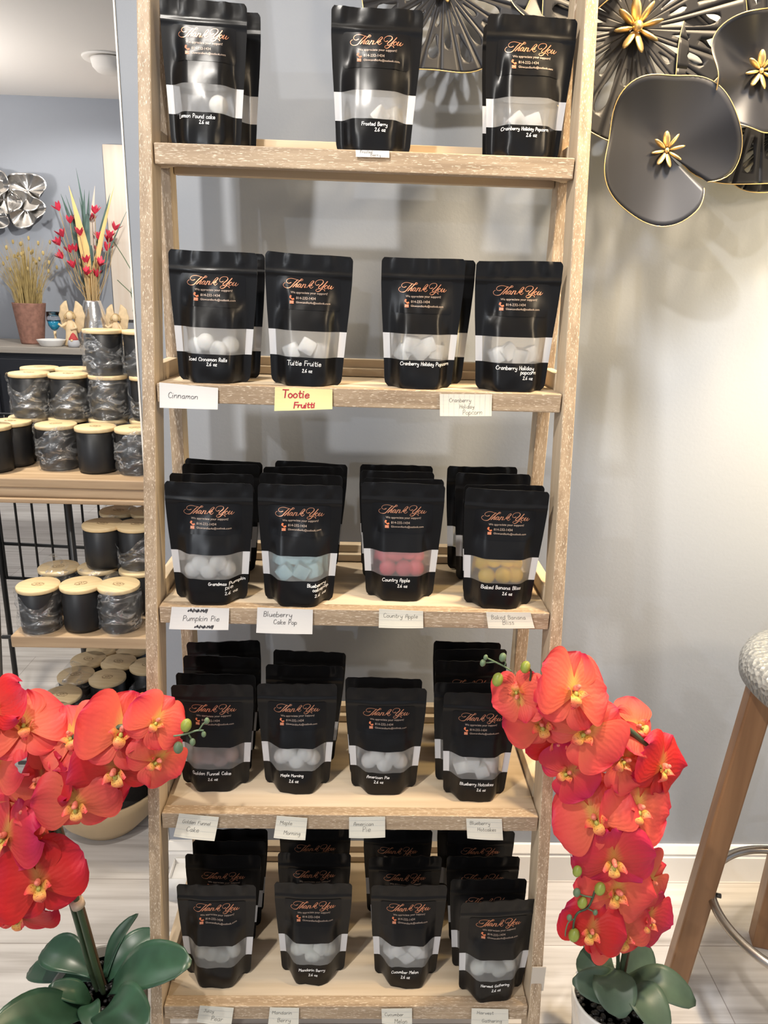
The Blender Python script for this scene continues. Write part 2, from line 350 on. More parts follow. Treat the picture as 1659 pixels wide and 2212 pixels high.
def link(name, me, mat, parent=None, bevel=0.0, solid=0.0):
    o = bpy.data.objects.new(name, me); COL.objects.link(o)
    if mat is not None and not me.materials: me.materials.append(mat)
    if parent is not None: o.parent = parent
    if solid:
        md = o.modifiers.new('thickness', 'SOLIDIFY'); md.thickness = solid; md.offset = 0
    if bevel:
        md = o.modifiers.new('bevel', 'BEVEL'); md.width = bevel; md.segments = 2; md.limit_method = 'ANGLE'; md.angle_limit = 0.7
        for p in me.polygons: p.use_smooth = False
    return o
def tag(o, label, cat=None, group=None, kind=None):
    if label: o['label'] = label
    if cat: o['category'] = cat
    if group: o['group'] = group
    if kind: o['kind'] = kind
    return o
def thing(name, label, cat, loc=(0, 0, 0), rot=(0, 0, 0), group=None):
    o = bpy.data.objects.new(name, None); COL.objects.link(o); o.empty_display_size = 0.05
    o.location = loc; o.rotation_euler = rot
    return tag(o, label, cat, group)
def copy_tree(o, parent=None):
    c = o.copy(); COL.objects.link(c)
    if parent is not None: c.parent = parent
    for ch in list(o.children): copy_tree(ch, c)
    return c
def crom(pts, sub=5, closed=False):
    """Catmull-Rom smoothing of a polyline of tuples."""
    if len(pts) < 3: return [Vector(p) for p in pts]
    P = [Vector(p) for p in pts]; out = []; n = len(P)
    for i in range(n - 1 if not closed else n):
        p0 = P[i - 1] if (i > 0 or closed) else P[0]; p1 = P[i]; p2 = P[(i + 1) % n]; p3 = P[(i + 2) % n] if (i + 2 < n or closed) else P[-1]
        for k in range(sub):
            t = k / sub
            out.append(0.5 * ((2 * p1) + (p2 - p0) * t + (2 * p0 - 5 * p1 + 4 * p2 - p3) * t * t + (3 * p1 - p0 - 3 * p2 + p3) * t ** 3))
    if not closed: out.append(P[-1])
    return out
def sstep(a, b, x):
    t = max(0.0, min(1.0, (x - a) / (b - a))); return t * t * (3 - 2 * t)
def interp(tab, x):
    for (x0, y0), (x1, y1) in zip(tab, tab[1:]):
        if x <= x1: return y0 + (y1 - y0) * max(0, (x - x0)) / (x1 - x0)
    return tab[-1][1]

# ------------------------------------------------------------------ lettering
GL = {  # single stroke handwriting: glyph -> (advance, strokes)
'a': (5.6, '4,5 2,5 0,3 .3,.8 2,0 3.6,1.6 4,5 4,1 5,0'), 'b': (5, '0,9 0,4 0,0 2,0 4,1 4,3.5 2.5,5 0,3.5'), 'c': (4.6, '4,4.2 2.8,5 1,4.7 0,2.6 .6,.6 2.4,0 4.2,.8'),
'd': (5.4, '4,4.4 2,5 0,3 .4,.6 2,0 3.8,1.6 4,9 4,4 4.2,0'), 'e': (4.8, '0,2.6 2,2.7 4,3.1 3.4,4.7 1.6,5 0,3 .4,.8 2,0 4.2,1'), 'f': (4, '4,8.4 2.6,9 1.2,8 1,4 1,0|0,5 3,5'),
'g': (5.2, '4,4.6 2,5 0,3.2 .6,1.2 2.4,1 4,3 4,5 4,0 3.6,-3 2,-4 .2,-3'), 'h': (5, '0,9 0,4 0,0 .2,3 2,5 3.8,4.4 4,2 4,0'), 'i': (1.8, '0,5 0,2.5 .2,0|.1,7.2 .3,7.5'),
'k': (4.8, '0,9 0,4 0,0|3.8,5 0,2.2 4,0'), 'l': (2, '0,9 0,4 .3,0'), 'm': (7.6, '0,5 0,2 0,0 .2,3 1.6,5 3,4.4 3.1,0 3.3,3 4.8,5 6,4.4 6.3,0'),
'n': (5.2, '0,5 0,2 0,0 .2,3 2,5 3.8,4.4 4,0'), 'o': (4.8, '2,5 .2,4 0,1.6 1.6,0 3.6,.8 4,3.4 2,5'), 'p': (5, '0,5 0,0 0,-4 0,2 .6,4.4 2.4,5 4,3.4 3.6,.8 2,0 0,1'),
'r': (4, '0,5 0,2 0,0 .2,3 1.4,4.7 3.2,4.7'), 's': (4, '3.2,4.4 1.6,5 .2,4 1.6,2.6 3.2,1.4 1.8,0 0,.5'), 't': (4, '1.2,8 1.1,4 1.2,1 2,0 3.2,.5|0,5.3 3.2,5.3'),
'u': (5.2, '0,5 0,1.6 1.4,0 3,.6 4,3 4,5 4,2 4.4,0'), 'v': (4.6, '0,5 2,0 4,5'), 'y': (5, '0,5 .3,2 2,1.2 3.6,2 4,5 4,0 3.6,-3 2,-4 .2,-3'), 'z': (4.8, '0,5 4,5 2,2.5 0,0 4,0'),
'A': (5.4, '0,0 .2,5 1,8 2.2,9 3.6,8 4.2,5 4.4,0|0,3.8 4.4,3.8'), 'B': (5.2, '0,0 0,4 0,9 2.8,8.9 3.8,7.2 2.8,5.2 0,5 3,4.8 4.4,2.8 3,.3 0,0'), 'C': (6, '5,7.6 3.6,9 1.4,8.2 .1,5 .6,1.6 2.6,0 5.2,1'),
'F': (5, '5,9 0,9|0,9 0,4 0,0|0,5 4,5'), 'G': (6.4, '5,7.8 3.4,9 1.2,8 .1,5 .6,1.4 2.8,0 4.8,1 5.2,4 3,4'), 'H': (6, '0,9 0,4 0,0|4.8,9 4.8,4 4.8,0|0,4.8 4.8,4.8'),
'I': (4, '0,9 3,9|1.5,9 1.5,4 1.5,0|0,0 3,0'), 'J': (5.4, '1,9 5,9|3.2,9 3.2,4 2.8,.8 1.4,0 0,1.2'), 'L': (5, '0,9 0,4 0,0 4,0'), 'M': (7.2, '0,0 0,5 .4,9 3,4 5.6,9 6,5 6,0'),
'P': (5, '0,0 0,4 0,9 2.8,9 4.2,7 3,4.6 0,4'), 'R': (5.2, '0,0 0,4 0,9 2.8,9 4.2,7 3,4.8 0,4.4|1.6,4.4 4.2,0'), 'T': (6, '0,9 6,9|3,9 3,4 3,0'),
'2': (5, '0,7.6 1.4,9 3.4,8.4 3.6,6 1.6,2.4 0,0 4,0'), '6': (5, '3.6,9 1.4,6.4 .1,3 .8,.6 2.4,0 4,1.4 3.6,3.4 2,4 .3,2.4'), '.': (1.8, '0,0 .4,.3'), ' ': (4, '')}
def hand_strokes(text, slant=0.0, jitter=0.25, seed=1):
    rnd = random.Random(seed); x = 0; out = []
    for ch in text:
        adv, st = GL[ch]
        dy = rnd.uniform(-jitter, jitter)
        for s in st.split('|') if st else []:
            pts = [tuple(float(q) for q in p.split(',')) for p in s.split()]
            pts = [(x + px + slant * py, py + dy, 0) for px, py in pts]
            out.append(crom(pts, 4))
        x += adv + 0.9
    return out, x
def ribbon(mb, stroke, wfn, fmap):
    k = len(stroke)
    if k < 2: return
    vs_ = []
    for i, p in enumerate(stroke):
        t = stroke[min(i + 1, k - 1)] - stroke[max(i - 1, 0)]
        if t.length < 1e-9: t = Vector((1, 0, 0))
        t.normalize(); nrm = Vector((-t.y, t.x, 0)); w = wfn(t) / 2
        e = t * w * (1 if i == k - 1 else -1 if i == 0 else 0)
        vs_ += [fmap(p + e + nrm * w), fmap(p + e - nrm * w)]
    mb.add(vs_, [(2 * i, 2 * i + 1, 2 * i + 3, 2 * i + 2) for i in range(k - 1)])
def write_hand(mb, text, x0, y0, size, width, fmap, seed=1, ang=0.0, slant=0.08):
    """size = cap height; (x0, y0) start of the baseline in the plane of fmap."""
    st, adv = hand_strokes(text, slant, seed=seed); k = size / 9.0; ca, sa = math.cos(ang), math.sin(ang)
    for s in st:
        q = [Vector((x0 + (p.x * ca - p.y * sa) * k, y0 + (p.x * sa + p.y * ca) * k, 0)) for p in s]
        ribbon(mb, q, lambda t: width, fmap)
    return adv * k
def cap_for(text, width): return width * 9.0 / (sum(GL[c][0] + 0.9 for c in text) - 0.9)
def hand_width(text, size): return (sum(GL[c][0] + 0.9 for c in text) - 0.9) * size / 9.0

TY = [  # copperplate "Thank You", traced strokes (x, y down), 1080 wide
 [(310,240),(268,256),(226,245),(211,214),(236,178),(290,158),(350,157),(420,172),(480,186),(532,192),(562,176),(552,157),(520,160)],
 [(448,180),(402,222),(352,276),(312,322),(272,346),(212,350),(162,326),(147,290),(165,264),(188,250)],
 [(528,164),(480,208),(418,266),(352,326)], [(352,322),(388,280),(428,256),(446,264),(430,292),(410,318),(426,326),(452,304)],
 [(532,264),(502,256),(472,284),(455,314),(472,326),(502,302),(534,260),(510,300),(506,322),(522,326),(546,302)],
 [(580,258),(560,290),(538,326)], [(540,322),(578,276),(614,256),(626,266),(606,300),(595,320),(610,327),(636,306)],
 [(648,326),(704,254),(760,192),(786,179),(797,198),(776,226),(728,262),(692,284)], [(692,284),(744,256),(762,264),(738,286),(704,290),(722,318),(748,330),(788,298)],
 [(905,250),(862,266),(834,245),(836,205),(880,166),(940,154),(988,164),(1001,200),(972,240),(930,272),(903,308),(926,326),(980,290),(1040,232),(1088,183)],
 [(1088,183),(1040,240),(984,316),(934,372),(884,391),(850,376),(860,350),(912,336),(980,338),(1022,346),(1035,368)],
 [(1072,262),(1042,278),(1028,312),(1046,328),(1080,308),(1096,276),(1078,257),(1062,266)],
 [(1132,260),(1102,308),(1112,328),(1142,308),(1182,260),(1156,308),(1166,328),(1200,306),(1220,284)]]
_font_cache = {}
def font_mesh(text):
    if text not in _font_cache:
        cu = bpy.data.curves.new('t', 'FONT'); cu.body = text; cu.size = 1.0; cu.resolution_u = 2
        ob = bpy.data.objects.new('t', cu); COL.objects.link(ob)
        bpy.context.view_layer.update()
        me = bpy.data.meshes.new_from_object(ob.evaluated_get(bpy.context.evaluated_depsgraph_get()))
        vs_ = [v.co.copy() for v in me.vertices]; fs = [tuple(p.vertices) for p in me.polygons]
        COL.objects.unlink(ob); bpy.data.objects.remove(ob); bpy.data.curves.remove(cu); bpy.data.meshes.remove(me)
        xs = [v.x for v in vs_]; _font_cache[text] = (vs_, fs, min(xs), max(xs))
    return _font_cache[text]
def write_font(mb, text, x0, x1, y, fmap, hscale=None):
    vs_, fs, a, b = font_mesh(text); k = (x1 - x0) / (b - a); ky = hscale or k
    mb.add([fmap(Vector((x0 + (v.x - a) * k, y + v.y * ky, 0))) for v in vs_], fs)

# ------------------------------------------------------------------ stand-up pouch
BH, BW = 0.186, 0.064
HW = [(0, 0.0530), (0.2, 0.0553), (0.4, 0.0580), (0.6, 0.0612), (0.8, 0.0636), (1.0, 0.0640)]
DB = [(0, 0.0285), (0.12, 0.0290), (0.3, 0.0255), (0.5, 0.0175), (0.66, 0.0095), (0.8, 0.0036), (0.87, 0.0016), (1.0, 0.0010)]
CW = [(0, 0.50), (0.3, 0.46), (0.6, 0.40), (0.8, 0.30), (1.0, 0.2)]
US = [-1, -.95, -.88, -.82, -.76, -.70, -.63, -.55, -.46, -.36, -.24, -.12, 0, .12, .24, .36, .46, .55, .63, .70, .76, .82, .88, .95, 1]
WV0, WV1 = 0.225, 0.425
VS = [0, .012, .03, .06, .10, .14, .18, WV0, .265, .305, .345, .385, WV1, .46, .50, .54, .58, .62, .66, .70, .74, .78, .81, .835, .845, .855, .865, .875, .89, .91, .93, .95, .97, .985, 1.0]
class Pouch:
    """one crumpling of the stand-up pouch; front() maps (u, v) onto its front film"""
    def __init__(s, seed):
        s.seed = seed; rnd = random.Random(seed * 31 + 5)
        s.dents = []
        for side in (-1, 1):
            s.dents.append((side * rnd.uniform(.52, .70), rnd.uniform(.50, .66), rnd.uniform(.07, .12), rnd.uniform(.06, .12), rnd.uniform(.0025, .0050)))
            s.dents.append((side * rnd.uniform(.35, .6), rnd.uniform(.06, .14), rnd.uniform(.10, .16), rnd.uniform(.04, .07), rnd.uniform(.001, .003)))
        s.rip = [rnd.uniform(9, 15), rnd.uniform(0, 6), rnd.uniform(20, 28), rnd.uniform(0, 6)]
        s.lean = rnd.uniform(-.002, .004); s.topbend = rnd.uniform(-.003, .003)
        s.edge = [rnd.uniform(-.0012, .0012) for _ in range(5)]
    def halfw(s, v):
        w = interp(HW, v)
        if v < .05: w -= .006 * (1 - v / .05) ** 2
        if v > .965: w -= .004 * ((v - .965) / .035) ** 2
        return w
    def depth(s, u, v, front=True):
        a = abs(u); c = interp(CW, v)
        p = sstep(.86, c, a) * (1 - .12 * u * u)
        d = interp(DB, v) * p * (1 if front else .8)
        sg = s.seed * 7.3 + (0 if front else 50)
        if v < .86:
            d += noise.noise(Vector((u * 2.3 + sg, v * 4.5, sg))) * .0032 * p * sstep(.86, .7, v)
            d += noise.noise(Vector((u * 5.0 + sg, v * 9, sg + 9))) * .0009 * p
            for du, dv, su, sv, am in s.dents:
                d -= am * math.exp(-((u - du) / su) ** 2 - ((v - dv) / sv) ** 2) * min(1, interp(DB, v) / .012)
        if v > .885:
            k = sstep(.885, .93, v)
            d += (.0013 * math.sin(u * s.rip[0] + s.rip[1]) + .0007 * math.sin(u * s.rip[2] + s.rip[3])) * k * (1 - a ** 6) * (1 if front else -1)
        if .838 < v < .872: d += .0010
        return d + .00035
    def top(s, u): return (s.edge[0] * u + s.edge[1] * math.sin(3 * u + s.edge[2] * 900) * .8) 
    def pt(s, u, v, front=True):
        d = s.depth(u, v, front); base = s.topbend * v * v * v + s.lean * v
        z = v * BH + s.top(u) * v ** 4
        y = base - d if front else base + d
        return Vector((u * s.halfw(v), y, z))
    def flat(s, x, z, off):
        v = max(0, min(1, z / BH)); u = max(-1, min(1, x / s.halfw(v)))
        e = .01; a = s.pt(u, v); n = (s.pt(min(1, u + e), v) - s.pt(max(-1, u - e), v)).cross(s.pt(u, min(1, v + e)) - s.pt(u, max(0, v - e)))
        n = n.normalized() if n.length > 1e-12 else Vector((0, -1, 0))
        if n.y > 0: n = -n
        return a + n * off
    def meshes(s):
        body, win = MB(), MB(); nu, nv = len(US), len(VS)
        def put(mb, front, rows):
            vs_ = [s.pt(u, VS[j], front) for j in rows for u in US]; fs = []
            for a in range(len(rows) - 1):
                for i in range(nu - 1):
                    q = (a * nu + i, a * nu + i + 1, (a + 1) * nu + i + 1, (a + 1) * nu + i)
                    fs.append(q if front else q[::-1])
            mb.add(vs_, fs)
        j0, j1 = VS.index(WV0), VS.index(WV1)
        for fr in (True, False):
            put(body, fr, list(range(0, j0 + 1))); put(body, fr, list(range(j1, nv))); put(win, fr, list(range(j0, j1 + 1)))
        # folded bottom gusset
        vs_ = []
        for u in US:
            a, b_ = s.pt(u, 0, True), s.pt(u, 0, False)
            for t in (0, .25, .5, .75, 1): vs_.append(a.lerp(b_, t) + Vector((0, 0, .016 * math.sin(PI * t) * sstep(1, .6, abs(u)))))
        body.add(vs_, [(i * 5 + t, i * 5 + t + 1, (i + 1) * 5 + t + 1, (i + 1) * 5 + t) for i in range(nu - 1) for t in range(4)])
        for sgn in (-1, 1):                     # sealed side edges
            e = [(s.pt(sgn, v, True), s.pt(sgn, v, False)) for v in VS]; vs_ = [p for q in e for p in q]
            body.add(vs_, [((2 * i, 2 * i + 1, 2 * i + 3, 2 * i + 2) if sgn > 0 else (2 * i + 1, 2 * i, 2 * i + 2, 2 * i + 3)) for i in range(len(VS) - 1)])
        vs_ = [p for u in US for p in (s.pt(u, 1, True), s.pt(u, 1, False))]
        body.add(vs_, [(2 * i, 2 * i + 2, 2 * i + 3, 2 * i + 1) for i in range(nu - 1)])
        st = MB()                               # sticker
        X0, X1, Z0, Z1 = -.047, .047, .1085, .1545
        def sf(a, b_):
            x = X0 + (X1 - X0) * a; z = Z0 + (Z1 - Z0) * b_
            e = .004                            # rounded corners
            dx = max(0, e - min(x - X0, X1 - x)); dz = max(0, e - min(z - Z0, Z1 - z))
            if dx and dz:
                k = math.hypot(dx, dz)
                if k > e: sx = 1 if x < 0 else -1; sz = 1 if b_ < .5 else -1; x += sx * (dx - dx * e / k); z += sz * (dz - dz * e / k)
            return s.flat(x, z, .0005)
        st.grid(sf, 26, 16, uv=False)
        for i, f in enumerate(st.f): st.f[i] = f
        le, li, lo = MB(), MB(), MB()
        kx, kz = .000068, .0000700
        def T(cx, cy): return Vector(((cx - 683) * kx, .1525 - (cy - 140) * kz, 0))
        fm = lambda p: s.flat(p.x, p.y, .0010)
        for stroke in TY:
            pts = crom([tuple(T(*p)) for p in stroke], 4)
            ribbon(le, pts, lambda t: .00055 + .00080 * max(0.0, -t.y * .75 - t.x * .35 if t.y < 0 else 0), fm)
        a, b_ = T(308, 450), T(1098, 450); write_font(li, 'We appreciate your support!', a.x, b_.x, a.y, fm)
        a, b_ = T(430, 562), T(850, 562); write_font(li, '814-232-1434', a.x, b_.x, a.y, fm)
        a, b_ = T(430, 644), T(1160, 644); write_font(li, 'Glowcandles4u@outlook.com', a.x, b_.x, a.y, fm)
        # telephone and envelope signs
        ph = crom([tuple(T(*p)) for p in [(312, 508), (306, 528), (322, 552), (348, 566), (370, 562)]], 4)
        k = len(ph)
        for i in range(k - 1):
            ribbon(lo, [ph[i], ph[i + 1]], lambda t: (.0013 if 0.22 < i / k < 0.75 else .0024), fm)
        def quad(mb, c): mb.add([fm(T(*p)) for p in c], [(0, 1, 2, 3)])
        quad(lo, [(296, 658), (380, 658), (380, 598), (296, 598)])
        for p, q in (((300, 604), (338, 634)), ((376, 604), (338, 634)), ((300, 652), (326, 626)), ((376, 652), (350, 626))):
            ribbon(li, [T(*p), T(*q)], lambda t: .0005, lambda p: s.flat(p.x, p.y, .0013))
        return body, win, st, le, li, lo
PV = [Pouch(i) for i in range(6)]
PM = []
for i, p in enumerate(PV):
    body, win, st, le, li, lo = p.meshes()
    nm = ('pouch_body', 'window', 'sticker', 'thank_you_lettering', 'contact_lettering', 'contact_signs')
    ms = []
    for n_, mb, mt in zip(nm, (body, win, st, le, li, lo), ('film', 'window', 'sticker', 'copper', 'cream_ink', 'orange_ink')):
        me = mb.mesh(n_, smooth=n_ not in ('contact_lettering', 'thank_you_lettering', 'contact_signs')); me.materials.append(M[mt]); ms.append(me)
        if mt == 'window':
            me.materials.append(M['seal']); ncol = len(US) - 1
            for k, pl in enumerate(me.polygons):
                if k % ncol in (0, 1, 2, ncol - 3, ncol - 2, ncol - 1): pl.material_index = 1
    PM.append(ms)
SZ = [H + .185 - .3294 * i for i in range(5)]; SY = [1.1556 - .0565 * i for i in range(5)]
def pouch(label, loc, variant=0, rz=0.0, ry=0.0, rx=0.0, sc=1.0, sy=1.0, hand=None, group=None, show_text=True):
    r = thing('wax_melt_pouch', label, 'pouch', loc, (rx, ry, rz), group); r.scale = (sc, sy, 1)
    b, w, s, le, li, lo = PM[variant]
    link('pouch_body', b, None, r); tag(link('window', w, None, r), 'frosted clear window strip')
    so = link('sticker', s, None, r); tag(so, 'black sticker with copper lettering')
    link('thank_you_lettering', le, None, so)
    if show_text:
        link('contact_lettering', li, None, so); link('contact_signs', lo, None, so)
    if hand:
        mb = MB(); P = PV[variant]
        for i, (txt, cx, z, wd_) in enumerate(hand):
            size = cap_for(txt, wd_)
            w_ = hand_width(txt, size)
            write_hand(mb, txt, cx - w_ / 2, z, size, .00075, lambda p: P.flat(p.x, p.y, .0009), seed=len(label) + i)
        tag(mb.build('handwritten_name', M['white_ink'], r, smooth=False), 'white handwritten name')
    return r

# ------------------------------------------------------------------ the setting
D = 1.459                                       # plane of the wall behind the shelf
WX = -0.2976 * D                                # its free left end
FAR = 5.26; CEIL = 2.44
def struct(name, mb, mat, **kw): return tag(mb.build(name, mat, smooth=False, **kw), None, kind='structure')
struct('floor', MB().box((-0.5, 0.25, -0.05), (9.0, 11.0, 0.1)), M['floor'])
struct('ceiling', MB().box((-0.5, 0.25, CEIL + 0.05), (9.0, 11.0, 0.1)), M['ceiling'])
struct('wall_right', MB().box((WX + 1.7, D + 0.06, CEIL / 2), (3.4, 0.12, CEIL)), M['wall'], bevel=0.003)
struct('wall_back', MB().box((-0.5, FAR + 0.06, CEIL / 2), (9.0, 0.12, CEIL)), M['wall'])
struct('wall_left', MB().box((-4.0, 3.3, CEIL / 2), (0.1, 3.9, CEIL)), M['wall'])
struct('trim_1', MB().box((WX - .0015, D + .06, CEIL / 2), (.003, .123, CEIL)), M['trim'])
bb = MB(); x0, x1 = WX + 0.001, WX + 3.4
prof = [(0, 0), (-.014, 0), (-.014, .068), (-.011, .073), (-.0135, .079), (-.009, .090), (-.006, .097), (0, .098)]
bb.add([(x0, D + a, z) for a, z in prof] + [(x1, D + a, z) for a, z in prof],
       [(i, i + 1, i + 9, i + 8) for i in range(7)] + [tuple(range(7, -1, -1)), tuple(range(8, 16))])
struct('baseboard_right', bb, M['trim'])
bb = MB().box((-0.5, FAR - 0.008, 0.05), (7, 0.016, 0.10)); struct('baseboard_back', bb, M['trim'])

# ------------------------------------------------------------------ the ladder shelf
X0, X1 = -0.3036, 0.2964
def yf(z): return 1.1556 - 0.1715 * (1.545 - z)
LO = Vector((0, 1.1, 0))
ladder = thing('ladder_shelf', 'tall limed oak ladder display shelf with five shelves of black pouches', 'shelf', LO)
RY = 1.2443
def two_face(o):                                # the flat sides of a leg are smooth, its front is limed
    o.data.materials.append(M['oak_up'])
    for p in o.data.polygons:
        if abs(p.normal.x) > .7: p.material_index = 1
for side in (0, 1):
    xa, xb = (X0 - .0195, X0 - .001) if side == 0 else (X1 + .001, X1 + .0195)
    mb = MB().prism((0, 0, 0), (0, 0, 0.001), [(0, 0, 0)] * 4); mb = MB()
    q = [(xa, -.002, 0), (xb, -.002, 0), (xb, .048, 0), (xa, .048, 0)]
    mb.prism((0, yf(0), 0), (0, yf(1.93), 1.93), q); two_face(mb.build('front_leg', M['oak_z'], ladder, LO, bevel=.0015))
    mb = MB(); xa, xb = (X0 - .021, X0 + .001) if side == 0 else (X1 - .001, X1 + .021)
    mb.prism((0, RY, 0), (0, RY, 1.88), [(xa, 0, 0), (xb, 0, 0), (xb, .036, 0), (xa, .036, 0)]); two_face(mb.build('rear_leg', M['oak_z'], ladder, LO, bevel=.0015))
for i in range(5):
    z = SZ[i]; y = SY[i]; yb = RY + .036
    fr = MB().box(((X0 + X1) / 2, y + .010, z - .0140), (X1 - X0 - .002, .020, .028)); sh = fr.build('shelf', M['oak_x'], ladder, LO, bevel=.0015)
    p = MB().box(((X0 + X1) / 2, (y + .0201 + yb - .018) / 2, z - .0065), (X1 - X0 - .004, yb - .018 - y - .0202, .012)); p.build('shelf_panel', M['oak_panel'], sh, (0, 0, 0)); sh_c = sh.children[-1] if sh.children else None
    # panel top lies a hair under the front rail's edge
    for xa, xb in ((X0 - .017, X0 - .0005), (X1 + .0005, X1 + .017)):
        mb = MB(); ya, ye = y + .053, RY - .001
        mb.box(((xa + xb) / 2, (ya + ye) / 2, z + .001), (xb - xa, ye - ya, .046)); mb.build('side_rail', M['oak_side'], sh, (0, 0, 0), bevel=.001)
    MB().box(((X0 + X1) / 2, yb - .009, z), (X1 - X0 - .004, .0175, .054)).build('back_rail', M['oak_panel'], sh, (0, 0, 0), bevel=.001)
    MB().box(((X0 + X1) / 2, yb - .0245, z + .0065), (X1 - X0 - .004, .013, .013)).build('back_cleat', M['oak_panel'], sh, (0, 0, 0), bevel=.001)
    for ch in sh.children: ch.location = (-LO.x, -LO.y, -LO.z)
    for sx in (-1, 1):                          # triangular glue blocks in the front corners under the shelf
        xc = X0 + .001 if sx < 0 else X1 - .001
        mb = MB().add([(xc, y + .021, z - .027), (xc - sx * .03, y + .021, z - .027), (xc, y + .051, z - .027), (xc, y + .021, z - .0135), (xc - sx * .03, y + .021, z - .0135), (xc, y + .051, z - .0135)],
                      [(0, 1, 2), (3, 5, 4), (0, 3, 4, 1), (1, 4, 5, 2), (2, 5, 3, 0)])
        g = mb.build('corner_block', M['oak_panel'], sh, (0, 0, 0), smooth=False); g.location = (-LO.x, -LO.y, -LO.z)
mb = MB().box((X1 + .012, yf(.28) - .0028, .28), (.0225, .0016, .05)); mb.build('tape_strip', M['tape_clear'], ladder, LO, smooth=False)

# ------------------------------------------------------------------ pouches
def solveY(px, py, zt, lo, hi):
    r = ray(px, py); Y = (zt - H) / r.z if abs(r.z) > .05 else lo
    return max(lo, min(hi, Y))
HS = .0052    # cap height of the handwriting
SH = {0: 'top shelf', 1: 'second shelf', 2: 'middle shelf', 3: 'fourth shelf', 4: 'bottom shelf'}
FRONT = {}
LASTY = {}
def put(s, l, r, t, label, var, hand=None, rel=None, rz=0, ry=0, rx=0, key=None, text=True, sc=None, gap=.036, sy=1.0, Y=None):
    cx = (l + r) / 2; z = SZ[s]
    if Y is not None: pass
    elif rel is None: Y = solveY(cx, t, z + BH, SY[s] + gap, 1.215)
    else: Y = SY[s] + rel
    # a pouch sits with its base on the shelf: its column is read off the picture at its own height
    X = at(cx, t, Y).x
    dep = (ray(cx, t).dot(BF)) * Y
    w = (r - l) * dep / FPX
    sc = sc or max(.93, min(1.03, w / (2 * BW)))
    X = max(X0 + BW * sc + .0005, min(X1 - BW * sc - .0005, X)) if abs(rz) < 3 else X
    o = pouch(label, (X, Y, z + .0003), var, math.radians(rz), math.radians(ry), math.radians(rx), sc, sy, hand, 'black wax melt pouches on the ' + SH[s], text)
    if key: FRONT[key] = (o, var, X, Y, z, math.radians(rz), sc, sy)
    return o
P = 'black pouch handwritten '
put(0, 342, 528, 25, P + 'Lemon Pound cake, at the left end of the top shelf', 0, [('Lemon Pound cake', -.008, .0335, 0.054), ('2.6 oz', .003, .0265, 0.015)], rel=.036, key='lemon', rz=2, ry=1.0)
put(0, 375, 563, 38, 'plain black pouch peeking out behind the Lemon Pound cake pouch', 2, rel=.082)
put(0, 713, 913, 20, P + 'Frosted Berry, alone in the middle of the top shelf', 1, [('Frosted Berry', .001, .0325, 0.036), ('2.6 oz', .009, .0255, 0.015)], rel=.036, key='frosted', ry=.6)
put(0, 1050, 1246, 66, P + 'Cranberry Holiday Popcorn, at the right end of the top shelf', 4, [('Cranberry Holiday Popcorn', -.003, .0345, 0.065), ('2.6 oz', .006, .0265, 0.015)], rel=.038, key='crantop', ry=.4)
put(0, 1043, 1225, 82, 'plain black pouch mostly hidden behind the top shelf Cranberry Holiday Popcorn pouch', 3, rel=.082)
put(1, 358, 550, 545, P + 'Iced Cinnamon Rolls, at the left end of the second shelf', 3, [('Iced Cinnamon Rolls', -.004, .0320, 0.056), ('2.6 oz', .002, .0255, 0.015)], rel=.040, key='cinnamon', ry=1.2)
put(1, 388, 572, 560, 'plain black pouch in the gap right behind the Iced Cinnamon Rolls pouch', 1, rel=.090)
put(1, 567, 757, 557, P + 'Tuitie Fruitie, above the yellow note on the second shelf', 0, [('Tuitie Fruitie', -.002, .0300, 0.05), ('2.6 oz', .003, .0205, 0.015)], rel=.034, key='tuitie', ry=1.3)
put(1, 823, 1005, 567, P + 'Cranberry Holiday Popcorn on one line, middle of the second shelf', 5, [('Cranberry Holiday Popcorn', .008, .0345, 0.076)], rel=.038, key='cranleft', ry=.3)
put(1, 838, 1030, 573, 'plain black pouch in the gap behind the two Cranberry pouches, second shelf', 2, rel=.090)
put(1, 1028, 1217, 570, P + 'Cranberry Holiday popcorn on two lines, right end of the second shelf', 2, [('Cranberry Holiday', .000, .0325, 0.056), ('popcorn', .020, .0265, 0.023), ('2.6 oz', .020, .0185, 0.015)], rel=.036, key='cranright')
def rowY(s, rows):
    Ys = []
    for i, (l, r, t) in enumerate(rows):
        Y = solveY((l + r) / 2, t, SZ[s] + BH, SY[s] + .034, 1.225)
        Ys.append(Y if not Ys else max(Y, Ys[-1] + .030))
    over = Ys[-1] - 1.225
    if over > 0: Ys = [Y - over * i / (len(Ys) - 1) for i, Y in enumerate(Ys)]
    return Ys
def thick(Ys, i):
    g = min([abs(Ys[i] - Ys[j]) for j in (i - 1, i + 1) if 0 <= j < len(Ys)] or [1])
    return max(.78 if i == 0 else .42, min(1, g / .050))
def column(s, name, rows, hand, key, variants, tilts=None, rzs=None):
    words = ['', 'first pouch behind the %s pouch', 'second pouch behind the %s pouch', 'third pouch behind the %s pouch', 'fourth pouch behind the %s pouch']
    last = len(rows) - 1
    Ys = rowY(s, rows)
    for i, (l, r, t) in enumerate(rows):
        lab = P + name + ' at the front of the ' + SH[s] if i == 0 else ('plain black pouch, ' + words[i] % name + (', rearmost of its row' if i == last and last > 1 else ''))
        put(s, l, r, t, lab, variants[i], hand if i == 0 else None, key=key if i == 0 else None, ry=(tilts or {}).get(i, 0), rz=(rzs or {}).get(i, 0), text=True, Y=Ys[i], sy=thick(Ys, i))
